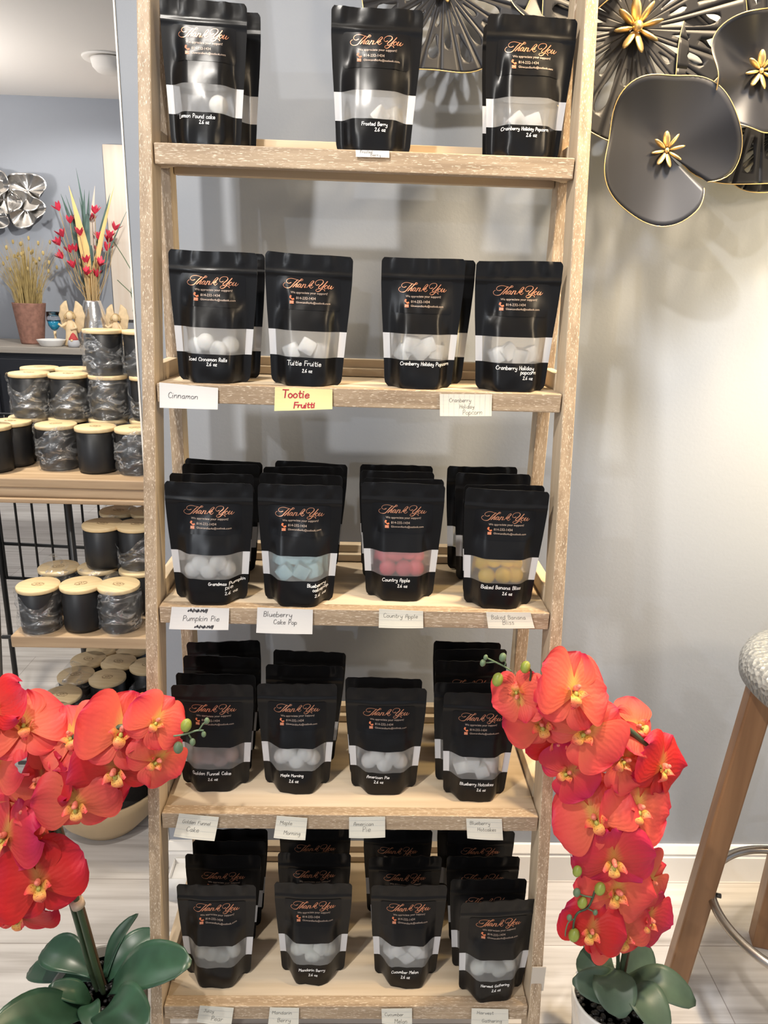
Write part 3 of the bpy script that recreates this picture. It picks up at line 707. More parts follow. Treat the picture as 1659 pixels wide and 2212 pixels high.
column(2, 'Grandmas Pumpkin pie', [(352, 545, 1047), (366, 548, 1024), (393, 560, 1003), (395, 562, 992)], [('Grandmas Pumpkin', .026, .0330, 0.05), ('pie', .030, .0265, 0.009), ('2.6 oz', .032, .0175, 0.015)], 'pumpkin', [1, 3, 5, 0], {0: .5, 3: 1.2})
column(2, 'Blueberry cakepop', [(553, 737, 1048), (561, 740, 1025), (567, 743, 1008), (588, 745, 992)], [('Blueberry', .028, .0330, 0.026), ('cakepop', .034, .0265, 0.0215), ('2.6 oz', .034, .0175, 0.015)], 'blueberry', [3, 0, 2, 4], {0: .8, 3: 1.5})
column(2, 'Country Apple', [(781, 963, 1045), (786, 960, 1036), (775, 935, 1019), (772, 930, 998)], [('Country Apple', -.007, .0330, 0.042), ('2.6 oz', .003, .0240, 0.015)], 'apple', [4, 1, 5, 2], {3: 1.5, 2: 1.0})
column(2, 'Baked Banana Bliss', [(1001, 1184, 1062), (1000, 1175, 1050), (985, 1148, 1024), (967, 1120, 996)], [('Baked Banana Bliss', .000, .0330, 0.06), ('2.6 oz', .010, .0240, 0.015)], 'banana', [0, 2, 1, 3], {0: 1.0, 1: .5})
column(3, 'Golden Funnel Cake', [(370, 547, 1478), (380, 552, 1456), (393, 560, 1420), (414, 573, 1386)], [('Golden Funnel Cake', -.002, .0320, 0.06), ('2.6 oz', .000, .0225, 0.015)], 'golden', [2, 0, 4, 1], {3: -3.0, 2: .3})
column(3, 'Maple Morning', [(555, 728, 1479), (570, 738, 1438), (586, 743, 1407)], [('Maple Morning', -.006, .0320, 0.037), ('2.6 oz', -.003, .0225, 0.015)], 'maple', [5, 3, 0], {2: 1.2, 1: 1})
column(3, 'American Pie', [(749, 923, 1487), (746, 913, 1466)], [('American Pie', -.010, .0320, 0.036), ('2.6 oz', -.009, .0235, 0.015)], 'american', [1, 4])
column(3, 'Blueberry Hotcakes', [(956, 1122, 1500), (943, 1092, 1474), (942, 1096, 1425), (940, 1096, 1397), (938, 1085, 1364)], [('Blueberry Hotcakes', .000, .0310, 0.056), ('2.6 oz', .008, .0215, 0.015)], 'hotcakes', [4, 5, 3, 2, 0], {0: .8})
# the pouch of the Juicy Pear row shows no writing
for i, (l, r, t, lab, var, ry) in enumerate([(379, 550, 1912, 'unmarked black pouch at the left front of the bottom shelf above the Juicy Pear card', 3, .6), (397, 560, 1847, 'plain black pouch, first one behind the unmarked pouch of the Juicy Pear row', 1, .8),
        (414, 572, 1818, 'plain black pouch, second one behind the unmarked pouch of the Juicy Pear row', 5, .4), (416, 583, 1790, 'plain black pouch, rearmost of the Juicy Pear row', 2, 0)]):
    jr = rowY(4, [(379, 550, 1912), (397, 560, 1847), (414, 572, 1818), (416, 583, 1790)])
    put(4, l, r, t, lab, var, key='juicy' if i == 0 else None, ry=ry, Y=jr[i], sy=thick(jr, i))
column(4, 'Mandarin Berry', [(593, 761, 1907), (600, 758, 1845), (604, 758, 1788)], [('Mandarin Berry', .000, .0300, 0.043), ('2.6 oz', .002, .0205, 0.015)], 'mandarin', [0, 4, 3])
column(4, 'Cucumber Melon', [(802, 967, 1914), (797, 955, 1848), (786, 935, 1793)], [('Cucumber Melon', -.003, .0310, 0.046), ('2.6 oz', -.002, .0225, 0.015)], 'cucumber', [5, 2, 1])
column(4, 'Harvest Gathering', [(989, 1162, 1950), (981, 1147, 1900), (981, 1140, 1850), (975, 1121, 1797), (945, 1090, 1785)], [('Harvest Gathering', .000, .0320, 0.047), ('2.6 oz', .002, .0235, 0.015)], 'harvest', [2, 3, 0, 5, 1], {0: 1.2, 1: -.6, 2: -1.0}, {0: 4})

# ------------------------------------------------------------------ wax melts seen through the windows
def cube_mesh():
    mb = MB(); r = .0115; n = 5
    for ax in range(3):
        for sg in (-1, 1):
            def f(u, v, ax=ax, sg=sg):
                p = [0, 0, 0]; p[ax] = sg; a, b_ = (ax + 1) % 3, (ax + 2) % 3; p[a] = (2 * u - 1) * sg; p[b_] = 2 * v - 1
                q = Vector(p); e = Vector([max(-.72, min(.72, c)) for c in q]); dlt = q - e
                if dlt.length > 1e-6: q = e + dlt.normalized() * .28
                return q * r
            mb.grid(f, n, n, uv=False)
    return mb.mesh('wax_cube')
def disc_mesh():
    pr = [(0.0001, -.0075), (.008, -.0078), (.0118, -.006), (.0132, -.002), (.0135, .002), (.0122, .0058), (.009, .0082), (.0001, .009)]
    return MB().lathe(pr, n=20).mesh('wax_disc')
CM, DM = cube_mesh(), disc_mesh()
SPOTS = {4: [(-.024, .052), (-.008, .058), (.009, .050), (.025, .055)], 5: [(-.025, .051), (-.013, .063), (.000, .051), (.013, .062), (.025, .052)], 2: [(.008, .050), (.026, .052)], 3: [(-.021, .051), (.002, .055), (.022, .050)],
         1: [(.022, .056)], 22: [(-.013, .050), (.010, .050)], 6: [(-.020, .049), (.005, .051), (.024, .050), (-.024, .064), (-.008, .069), (.012, .070), (.025, .063)]}
ORD = ['leftmost', 'second from left', 'third from left', 'fourth from left', 'fifth from left', 'sixth from left', 'rightmost']
def melts(key, name, kind, colour, word, lay):
    o, var, X, Y, z, rz, sc, sy = FRONT[key]; rnd = random.Random(hash(key) % 1000 if False else sum(map(ord, key)))
    sp = sorted(SPOTS[lay]); mesh = CM if kind == 'cube' else DM
    mesh = mesh.copy(); mesh.materials.append(M['wax_' + colour])
    mr = Matrix.Rotation(rz, 3, 'Z')
    for i, (x, zz) in enumerate(sp):
        r = .0125
        y = max(PV[var].flat(x + a_, zz + b_, 0).y for a_ in (-.011, 0, .011) for b_ in (-.011, 0, .011)) * sy
        p = mr @ Vector((x * sc, min(y + (.0110 if kind == 'disc' else .0150) + (.013 if lay == 6 and zz > .06 else 0), .017), zz + rnd.uniform(-.002, .002))) + Vector((X, Y, z))
        ob = bpy.data.objects.new('wax_melt', mesh); COL.objects.link(ob); ob.location = p
        if kind == 'cube': ob.rotation_euler = (rnd.uniform(-.15, .15), rnd.choice([0.1, .5, .8, -.4, -.7]), rnd.uniform(-.2, .2))
        else: ob.rotation_euler = (PI / 2 + rnd.uniform(-.15, .15), rnd.uniform(-.2, .2), rnd.uniform(-.15, .15))
        w = 'only' if len(sp) == 1 else (ORD[i] if i < len(sp) - 1 else 'rightmost')
        tag(ob, '%s %s wax %s in the window of the %s pouch' % (w, word, 'cube' if kind == 'cube' else 'round', name), 'wax melt', 'wax melts in the %s pouch' % name)
melts('lemon', 'Lemon Pound cake', 'disc', 'white', 'white', 1); melts('frosted', 'Frosted Berry', 'cube', 'white', 'white', 2)
melts('crantop', 'top shelf Cranberry Holiday Popcorn', 'cube', 'white', 'white', 22); melts('cinnamon', 'Iced Cinnamon Rolls', 'disc', 'white', 'white', 4)
melts('tuitie', 'Tuitie Fruitie', 'cube', 'white', 'white', 3); melts('cranleft', 'second shelf one-line Cranberry', 'cube', 'white', 'white', 5)
melts('cranright', 'second shelf two-line Cranberry', 'cube', 'white', 'white', 4); melts('pumpkin', 'Grandmas Pumpkin pie', 'disc', 'white', 'white', 5)
melts('blueberry', 'Blueberry cakepop', 'cube', 'blue', 'pale blue', 6); melts('apple', 'Country Apple', 'disc', 'pink', 'pink', 6)
melts('banana', 'Baked Banana Bliss', 'disc', 'yellow', 'yellow', 6); melts('golden', 'Golden Funnel Cake', 'disc', 'mauve', 'brownish', 4)
melts('maple', 'Maple Morning', 'disc', 'white', 'white', 5); melts('american', 'American Pie', 'disc', 'white', 'white', 5)
melts('hotcakes', 'Blueberry Hotcakes', 'cube', 'white', 'white', 4); melts('juicy', 'unmarked Juicy Pear row', 'disc', 'pale', 'whitish', 4)
melts('mandarin', 'Mandarin Berry', 'disc', 'pale', 'whitish', 5); melts('cucumber', 'Cucumber Melon', 'cube', 'white', 'white', 5); melts('harvest', 'Harvest Gathering', 'disc', 'pale', 'whitish', 4)

# ------------------------------------------------------------------ paper labels on the shelf edges
def card(label, s, corners, mat, lines, ink='ink', rules=None, width=.0006, curl=.003, scrib=None, name='shelf_label'):
    """corners TL, TR, BR, BL in the picture, placed on the front of shelf s; lines = (text, x, y, cap) in card fractions"""
    Yp = SY[s] - .0032
    c = [at(x, y, Yp) for x, y in corners]
    o = (c[0] + c[1]) / 2; c = [p - o for p in c]
    hgt = max(.01, (c[0] - c[3]).length); wid = (c[1] - c[0]).length
    def f(u, v):                                       # v = 0 at the top
        p = c[0].lerp(c[1], u).lerp(c[3].lerp(c[2], u), v)
        return p + Vector((0, -curl * v * v - .0012 * math.sin(PI * u) * v, 0))
    t = thing(name, label, 'label', o, group='handwritten labels on the shelf edges')
    MB().grid(lambda u, v: f(u, v), 8, 6, uv=False).build('card', mat, t, solid=.0003, smooth=False)
    g = lambda off: (lambda p: f(p.x / wid, -p.y / hgt) + Vector((0, -off, 0)))
    if rules:
        mb = MB(); vert, k = rules
        for i in range(1, k + 1):
            if vert: q = [Vector((wid * (i - .3) / k, -hgt * j / 6 * .998, 0)) for j in range(7)]
            else: q = [Vector((wid * j / 8 * .998, -hgt * (i - .3) / k, 0)) for j in range(9)]
            ribbon(mb, q, lambda t_: .00035, g(.0004))
        mb.build('ruled_lines', M['rule'], t, smooth=False)
    mb = MB()
    for i, (txt, x, y, cap) in enumerate(lines):
        write_hand(mb, txt, x * wid, -y * hgt, cap_for(txt, cap * wid), width, g(.0006), seed=len(label) * 3 + i, slant=.1)
    for (x, y, w, h) in scrib or []:
        rnd = random.Random(4); pts = []
        for i in range(44): pts.append((x * wid + w * wid * (i / 43 + rnd.uniform(-.08, .08)), -y * hgt + (h * hgt if i % 2 else -h * hgt) * rnd.uniform(.2, .6), 0))
        ribbon(mb, crom(pts, 3), lambda t_: .0009, g(.0007))
    mb.build('handwriting', M[ink], t, smooth=False)
    return t
card('small white label handwritten Frosted Berry on the top shelf edge', 0, [(768, 324), (841, 326), (841, 341), (769, 339)], M['paper'], [('Frosted', .14, .42, 0.36), ('Berry', .44, .90, 0.30)], width=.0004, curl=.0006)
card('plain white paper label handwritten Cinnamon', 1, [(344, 826), (471, 838), (471, 884), (346, 880)], M['paper'], [('Cinnamon', .15, .58, 0.51)])
card('yellow sticky note handwritten Tootie Fruitti in red marker', 1, [(594, 836), (718, 841), (718, 883), (593, 887)], M['yellow'], [('Tootie', .13, .44, 0.47), ('Fruitti', .34, .90, 0.36)], 'red_ink', width=.0017)
card('lined white label handwritten Cranberry Holiday Popcorn', 1, [(950, 851), (1063, 852), (1061, 898), (950, 898)], M['card'], [('Cranberry', .18, .36, 0.42), ('Holiday', .38, .64, 0.28), ('Popcorn', .44, .92, 0.38)], rules=(True, 10), width=.0004)
card('white paper label handwritten Pumpkin Pie with crossed out words', 2, [(371, 1311), (495, 1314), (494, 1359), (366, 1357)], M['paper'], [('Pumpkin Pie', .22, .60, 0.62)], scrib=[(.30, .14, .32, .16), (.44, .86, .30, .14)])
card('large white paper label handwritten Blueberry Cake Pop', 2, [(556, 1312), (676, 1317), (675, 1368), (554, 1365)], M['paper'], [('Blueberry', .12, .34, 0.51), ('Cake Pop', .30, .62, 0.42)])
card('lined index card label handwritten Country Apple', 2, [(819, 1315), (914, 1320), (914, 1355), (818, 1354)], M['card'], [('Country Apple', .10, .44, 0.78)], rules=(False, 3), width=.0004)
card('lined index card label handwritten Baked Banana Bliss', 2, [(1050, 1322), (1146, 1323), (1154, 1355), (1054, 1355)], M['card'], [('Baked Banana', .10, .44, 0.76), ('Bliss', .33, .76, 0.25)], rules=(False, 3), width=.0004)
card('tilted index card label handwritten Golden Funnel Cake', 3, [(387, 1757), (473, 1765), (465, 1810), (377, 1800)], M['card'], [('Golden Funnel', .13, .40, 0.7), ('Cake', .27, .72, 0.31)], rules=(False, 4), curl=.007, width=.0004)
card('index card label with a cut corner handwritten Maple Morning', 3, [(598, 1762), (664, 1767), (660, 1809), (592, 1804)], M['card'], [('Maple', .14, .38, 0.39), ('Morning', .30, .80, 0.53)], rules=(False, 4), curl=.006, width=.0004)
card('lined index card label handwritten American Pie', 3, [(754, 1765), (832, 1764), (832, 1806), (754, 1807)], M['card'], [('American', .13, .42, 0.55), ('Pie', .38, .70, 0.22)], rules=(False, 4), width=.0004)
card('lined index card label handwritten Blueberry Hotcakes', 3, [(1007, 1768), (1084, 1769), (1086, 1812), (1009, 1808)], M['card'], [('Blueberry', .10, .30, 0.56), ('Hotcakes', .30, .60, 0.52)], rules=(False, 4), width=.0004)
card('index card label with a folded corner handwritten Juicy Pear', 4, [(432, 2172), (505, 2177), (500, 2212), (426, 2204)], M['card'], [('Juicy', .14, .36, 0.3), ('Pear', .40, .78, 0.34)], rules=(False, 3), width=.0004)
card('lined index card label handwritten Mandarin Berry', 4, [(583, 2176), (646, 2177), (645, 2216), (579, 2214)], M['card'], [('Mandarin', .10, .34, 0.66), ('Berry', .30, .72, 0.44)], rules=(False, 3), width=.0004)
card('lined index card label handwritten Cucumber Melon', 4, [(824, 2179), (890, 2178), (890, 2210), (825, 2207)], M['card'], [('Cucumber', .10, .48, 0.62), ('Melon', .42, .90, 0.42)], rules=(False, 3), width=.0004)
card('lined index card label handwritten Harvest Gathering', 4, [(1019, 2178), (1098, 2180), (1098, 2220), (1017, 2218)], M['card'], [('Harvest', .15, .28, 0.45), ('Gathering', .28, .66, 0.54)], rules=(False, 3), width=.0004)

# ------------------------------------------------------------------ candle rack in the opening on the left
RO = Vector((-.65, 1.7, 0))
RL = -.442
rack = thing('candle_rack', 'wooden shelved rack on dark metal poles holding black jar candles', 'rack', RO)
RZ = [.928, .600, .270]; RYF = [1.62, 1.50, 1.50]; RXL = [-1.02, -.765, -.752]
for i in range(3):
    z, yf_, xl = RZ[i], RYF[i], RXL[i]
    mb = MB()
    if i == 0:
        mb.box(((xl + RL) / 2, (yf_ + 2.0) / 2, z - .011), (RL - xl, 2.0 - yf_, .022)); mb.box(((xl + RL) / 2, yf_ + .02, z - .034), (RL - xl, .026, .024)); mb.box(((xl + RL) / 2, yf_ + .012, z - .052), (RL - xl, .030, .012))
    else: mb.box(((xl + RL) / 2, (yf_ + 1.98) / 2, z - .014), (RL - xl, 1.98 - yf_, .028))
    mb.build('rack_shelf', M['rack_wood'], rack, RO, bevel=.003)
for x, ya, yb in ((-.800, 1.40, 1.56), (RL - .020, 1.525, 1.56), (-.800, 1.985, 1.965), (-.60, 1.995, 1.985)):
    MB().tube([(x + (.006 if x < -.7 and ya < 1.5 else 0), ya, 0), (x, yb, RZ[0] - .05 if ya > 1.9 else RZ[0] - .06)], .0085, 12).build('pole', M['dark_metal'], rack, RO)
for i in (1, 2):
    for y in (RYF[i] + .035, 1.975): MB().tube([(-.80, y, RZ[i] - .020), (RL - .004, y, RZ[i] - .020)], .005, 8).build('cross_bar', M['dark_metal'], rack, RO)

# black barred metal rack standing behind it
GO = Vector((-.8, 2.14, 0))
grid_t = thing('metal_grid_rack', 'black metal rack of thin upright bars standing behind the candle rack', 'rack', GO)
for k in range(12):
    p = at(-3 + 36 * k, 1100, 2.12 - .004 * k); MB().tube([(p.x, p.y, .48), (p.x, p.y, .98)], .0036, 8).build('upright_bar', M['black_metal'], grid_t, GO)
for z in (.48, .59, .98): MB().tube([(at(-15, 1100, 2.12).x, 2.125, z), (at(412, 1100, 2.08).x, 2.075, z)], .0055, 8).build('rail', M['black_metal'], grid_t, GO)
for px_ in (-12, 408):
    p = at(px_, 1100, 2.12 if px_ < 0 else 2.08); MB().tube([(p.x, p.y, 0), (p.x, p.y, .98)], .008, 10).build('post', M['black_metal'], grid_t, GO)

# jar candles -----------------------------------------------------------------
JR, JH, LT = .0430, .096, .009
jar_me = MB().lathe([(.0001, .002), (JR - .006, 0), (JR - .001, .004), (JR, .010), (JR, JH - .002), (JR - .002, JH), (JR - .003, JH - .006), (.0001, JH - .008)], n=36).mesh('jar'); jar_me.materials.append(M['jar'])
lid_me = MB().lathe([(.0001, JH - .003), (JR - .004, JH - .003), (JR - .003, JH), (JR + .0022, JH), (JR + .0030, JH + .0015), (JR + .0030, JH + LT - .0015), (JR + .0018, JH + LT), (.0001, JH + LT)], n=40).mesh('lid'); lid_me.materials.append(M['bamboo'])
mb = MB()
for st in ([(-9, 3), (-14, 0), (-10, -5), (-4, -6)], [(-6, 4), (-3, -4), (-2, 5)], [(1, -5), (1, 6), (4, 0), (7, 6)], [(9, 5), (13, 1), (9, -4), (5, -5)], [(-12, 6), (0, 9), (12, 6)], [(-11, -7), (0, -9), (11, -7)]):
    ribbon(mb, crom([(x * .0010, y * .0010, 0) for x, y in st], 4), lambda t: .0011, lambda p: p + Vector((0, 0, JH + LT + .0003)))
logo_me = mb.mesh('logo'); logo_me.materials.append(M['burnt'])
def wrap_mesh(seed, h0, over):
    rnd = random.Random(seed); mb = MB(); n, m = 40, 22
    def f(u, v):
        a = 2 * PI * u; top = h0 + .014 * math.sin(a * 2 + seed) + .010 * math.sin(a * 3 + seed * 2.1)
        z = .001 + top * v
        q = Vector((math.cos(a) * 1.6, math.sin(a) * 1.6, v * 3 + seed * 11))
        r = JR + .0022 + abs(noise.noise(q * 1.2)) * .010 + abs(noise.noise(Vector((q.x * 3, q.y * 3, q.z * 2.6 + q.x * 2)))) * .005
        if over and v > .88: r -= (v - .88) * .30
        if z > JH - .001 and not over: r = max(r, JR + .0045)
        return Vector((r * math.cos(a), r * math.sin(a), z))
    mb.grid(f, n, m, uv=False); me = mb.mesh('wrap'); me.materials.append(M['wrap']); return me
WR = [wrap_mesh(1, .086, False), wrap_mesh(2, .070, False), wrap_mesh(3, .095, False), wrap_mesh(4, .1135, True)]
cand_n = [0]
def candle(loc, label, wrap=None, group='jar candles on the rack', lid=True):
    t = thing('jar_candle', label, 'candle', loc, (0, 0, R0.uniform(-.5, .5)), group); cand_n[0] += 1
    link('jar', jar_me, None, t)
    if lid:
        l = link('lid', lid_me, None, t); tag(l, 'pale bamboo lid'); tag(link('burnt_logo', logo_me, None, l), 'dark logo burnt into the lid')
    if wrap is not None: tag(link('plastic_wrap', WR[wrap], None, t), 'crumpled clear plastic wrap')
    return t
TH = JH + LT + .0005
def cz(px, py, Y, z, label, wrap=None, group=None, lid=True):
    p = at(px, py, Y); return candle((p.x, Y, z + .0005), label, wrap, group or 'jar candles on the rack', lid)
z0 = RZ[0]; g0 = 'jar candles on the upper rack shelf'
cz(-23, 924, 1.685, z0, 'bare black jar candle cut off by the left picture edge on the upper rack shelf', None, g0)
cz(22, 909, 1.745, z0, 'bare black jar candle second from left in the upper front row', None, g0)
cz(120, 908, 1.725, z0, 'plastic wrapped jar candle in front between two bare jars, upper rack shelf', 2, g0)
cz(205, 912, 1.705, z0, 'bare black jar candle right of the wrapped one in the upper front row', None, g0)
cz(291, 914, 1.700, z0, 'plastic wrapped jar candle in front beside the ladder shelf, upper rack shelf', 2, g0)
for k, (px_, lab, lab2, w) in enumerate(((62, 'jar candle under the leftmost wrapped one of the second layer', 'wrapped jar candle leftmost in the second layer', 0), (147, 'jar candle under the half unwrapped one of the second layer', 'half unwrapped jar candle second in the second layer', 1),
        (233, 'jar candle at the bottom of the tall three jar stack', 'wrapped jar candle in the middle of the tall three jar stack', 2), (321, 'jar candle at the bottom of the stack against the ladder shelf', 'wrapped jar candle in the middle of the stack against the ladder shelf', 1))):
    cz(px_, 895, 1.815, z0, lab, None, g0); cz(px_, 803, 1.812, z0 + TH, lab2, w, g0)
cz(221, 707, 1.815, z0 + 2 * TH, 'wrapped jar candle topmost of the tall three jar stack', 0, g0)
cz(306, 705, 1.818, z0 + 2 * TH, 'jar candle topmost of the stack against the ladder shelf', 1, g0)
for px_, a in ((85, 'left'), (160, 'right')):
    cz(px_, 880, 1.930, z0, 'jar candle at the bottom of the %s rear stack on the upper rack shelf' % a, None, g0); cz(px_, 790, 1.930, z0 + TH, 'jar candle on the %s rear stack showing only its lid' % a, None, g0)
z1 = RZ[1]; g1 = 'jar candles on the middle rack shelf'
cz(82, 1262, 1.545, z1, 'wrapped jar candle at the left front of the middle rack shelf', 0, g1)
cz(175, 1259, 1.555, z1, 'bare black jar candle centred in front on the middle rack shelf', None, g1)
cz(256, 1260, 1.555, z1, 'wrapped jar candle at the right front of the middle rack shelf', 2, g1)
cz(126, 1222, 1.655, z1, 'jar candle with puffed up plastic behind the left front one, middle rack shelf', 3, g1)
cz(211, 1222, 1.660, z1, 'jar candle with plastic over its lid behind the centred one, middle rack shelf', 3, g1)
cz(300, 1226, 1.655, z1, 'jar candle behind the right front one, middle rack shelf', None, g1)
cz(222, 1139, 1.668, z1 + TH, 'bare black jar candle stacked on top in the second row, middle rack shelf', None, g1)
cz(296, 1141, 1.668, z1 + TH, 'wrapped jar candle stacked on top beside the ladder shelf, middle rack shelf', 1, g1)
for px_, w, a in ((257, 2, 'left'), (322, 2, 'right')):
    cz(px_, 1190, 1.775, z1, 'lower jar candle of the %s rear stack on the middle rack shelf' % a, None, g1); cz(px_, 1110, 1.775, z1 + TH, 'top jar candle of the %s rear stack, middle rack shelf' % a, w, g1)
z2 = RZ[2]; g2 = 'jar candles on the lowest rack shelf'
for px_, py_, lab, w in ((224, 1399, 'rearmost jar candle of the left file on the lowest rack shelf', 1), (286, 1399, 'rearmost jar candle of the middle file on the lowest rack shelf', 1), (191, 1423, 'fourth jar candle from the front in the left file, lowest rack shelf', None),
        (256, 1428, 'second jar candle from the back in the middle file, lowest rack shelf', None), (318, 1436, 'jar candle half hidden by the ladder leg, lowest rack shelf', None), (164, 1456, 'wrapped jar candle third from the front in the left file, lowest rack shelf', 3),
        (232, 1462, 'third jar candle from the back in the middle file, lowest rack shelf', None), (134, 1500, 'jar candle second from the front in the left file, lowest rack shelf', 0), (111, 1537, 'jar candle in front of the left file above the red orchid', None)):
    p = atz(px_, py_, z2 + TH); cz(px_, py_, max(1.46, min(1.92, p.y)), z2, lab, w, g2)
p = atz(240, 1525, z2 + .1); candle((p.x, p.y, z2 + .0005), 'wrapped black jar without a lid behind the left orchid flowers', 2, g2, lid=False)
p = atz(318, 1500, z2 + .1); candle((p.x, p.y, z2 + .0005), 'wrapped black jar without a lid beside the ladder leg', 2, g2, lid=False)

# ------------------------------------------------------------------ sideboard and its ornaments at the far wall
ST = .945; SYF = 4.66
so = Vector((-1.9, 4.95, 0))
side = thing('sideboard', 'black sideboard with a grey wooden top at the far wall', 'sideboard', so)
MB().box((-1.9, (SYF + 5.24) / 2, ST - .02), (2.2, 5.24 - SYF, .04)).build('top', M['grey_top'], side, so, bevel=.004)
MB().box((-1.9, (SYF + .03 + 5.22) / 2, (ST - .04 + .05) / 2), (2.12, 5.22 - SYF - .03, ST - .09)).build('carcass', M['dark_cabinet'], side, so, bevel=.003)
for x in (-2.60, -1.90, -1.20):
    dd = MB().box((x, SYF + .021, .47), (.68, .018, .80)).build('door', M['dark_cabinet'], side, so, bevel=.003)
    h = MB().tube([(x + .28, SYF - .002, .52), (x + .28, SYF - .002, .66)], .005).build('handle', M['dark_metal'], dd, so)
    h.location = (0, 0, 0)
for x in (-2.9, -.9): MB().box((x, 4.95, .025), (.08, .5, .05)).build('foot', M['dark_cabinet'], side, so)
YO = 4.90
def base(px, py=748, Y=YO): p = at(px, py, Y); return Vector((p.x, Y, ST + .0005))
def mpp(Y=YO): return (BF.y * Y + .09 * .29 * Y + .4 * .03) / FPX
k = mpp()
# terracotta planter of dry grass
b0 = base(72); pl = thing('terracotta_planter', 'weathered terracotta planter of dry tan grass on the sideboard', 'planter', b0)
MB().lathe([(.0001, 0), (.066, 0), (.070, .01), (.098, .245), (.100, .25), (.094, .25), (.088, .23), (.0001, .225)], n=28).build('pot', M['terracotta'], pl)
mb = MB(); rnd = random.Random(3)
for i in range(420):
    a = rnd.uniform(0, 2 * PI); r = rnd.uniform(0, .075); x0, y0 = r * math.cos(a), r * math.sin(a)
    sp = rnd.uniform(.2, 1.0); h = rnd.uniform(.20, .42); dx, dy = math.cos(a) * sp * .17 * r / .05, math.sin(a) * sp * .12 * r / .05
    w = .0016; p = [Vector((x0 + dx * t * t, y0 + dy * t * t, .22 + h * t)) for t in (0, .35, .7, 1)]
    mb.add([q for j, pp in enumerate(p) for q in (pp + Vector((-w * (1 - j / 3.6), 0, 0)), pp + Vector((w * (1 - j / 3.6), 0, 0)))], [(0, 1, 3, 2), (2, 3, 5, 4), (4, 5, 7, 6)])
    if i % 14 == 0: mb.ball(p[-1], (.008, .008, .014), 6, 5)
o = mb.build('dry_grass', M['straw'], pl); tag(o, 'dry tan grass with seed heads', kind='stuff')
# goblet
b0 = base(121, 742); gb = thing('goblet', 'clear goblet with blue filling on a wooden stem', 'goblet', b0)
MB().lathe([(.0001, 0), (.024, 0), (.024, .005), (.009, .012), (.007, .05), (.010, .082), (.0001, .084)], n=20).build('stem', M['figurine'], gb)
MB().lathe([(.0001, .084), (.018, .092), (.034, .115), (.041, .150), (.0001, .150)], n=24).build('blue_filling', M['blue'], gb)
MB().lathe([(.0424, .145), (.0432, .16), (.0415, .20), (.0400, .20), (.0415, .16), (.0420, .147)], n=24).build('glass_cup', M['glass'], gb)
# dish
b0 = base(112, 748, 4.76); ds = thing('dish', 'small white round dish in front on the sideboard', 'dish', b0)
MB().lathe([(.0001, 0), (.06, 0), (.066, .006), (.084, .036), (.086, .040), (.081, .040), (.064, .014), (.0001, .010)], n=32).build('bowl', M['white_ceramic'], ds)
# angel figurines
def angel(px, label, s=1.0, Y=4.82, base_h=True, lift=0):
    b0 = base(px, 748, Y); t = thing('angel_figurine', label, 'figurine', b0); b = MB(); 
    b.lathe([(.0001, 0), (.040, 0), (.043, .008), (.036, .02), (.030, .06), (.028, .10), (.020, .13), (.010, .140), (.0001, .142)], n=18)
    b.tube([(-.018, -.004, .125), (-.045, -.012, .105), (-.062, -.016, .12)], [.009, .008, .006]); b.tube([(.018, -.004, .125), (.035, -.014, .10), (.010, -.03, .09)], [.009, .008, .006])
    b.ball((0, -.004, .163), (.020, .021, .024), 14, 10); b.build('body', M['figurine'], t)
    h = MB(); h.ball((0, .003, .170), (.022, .021, .021), 14, 9); h.tube([(-.018, 0, .172), (-.026, -.004, .155), (-.022, -.006, .145)], [.008, .009, .004]); h.tube([(.018, 0, .172), (.026, -.004, .155), (.022, -.006, .145)], [.008, .009, .004]); h.build('hair', M['stem_tan'], t)
    for sx in (-1, 1):
        w = MB()
        def f(u, v, sx=sx):
            a = PI * (v - .5); rr = .060 * (.55 + .45 * math.cos(a * .9)) * (1 + .06 * math.sin(9 * v * PI))
            return Vector((sx * (.010 + rr * u * math.cos(a * .75)), .020 + .012 * u, .165 + .078 * u * math.sin(a) * (1.0 if v > .5 else 1.25)))
        w.grid(f, 8, 14, uv=False); w.build('wing', M['figurine'], t, solid=.006)
    t.scale = (s, s, s); return t
angel(157, 'cream angel figurine with raised wings between the goblet and the silver vase', 1.12)
angel(254, 'cream angel figurine with spread wings right of the silver vase', 1.05, 4.95)
b0 = base(160, 748, 4.72); gn = thing('gnome_figurine', 'small gnome figurine with a red cap and grey body on the sideboard', 'figurine', b0)
MB().lathe([(.0001, 0), (.030, 0), (.036, .015), (.034, .035), (.022, .052), (.0001, .056)], n=18).build('body', M['gnome_grey'], gn)
MB().lathe([(.028, .042), (.027, .050), (.018, .066), (.010, .080), (.0001, .088)], n=18).build('cap', M['gnome_red'], gn); MB().ball((0, -.030, .042), .008).build('nose', M['figurine'], gn)
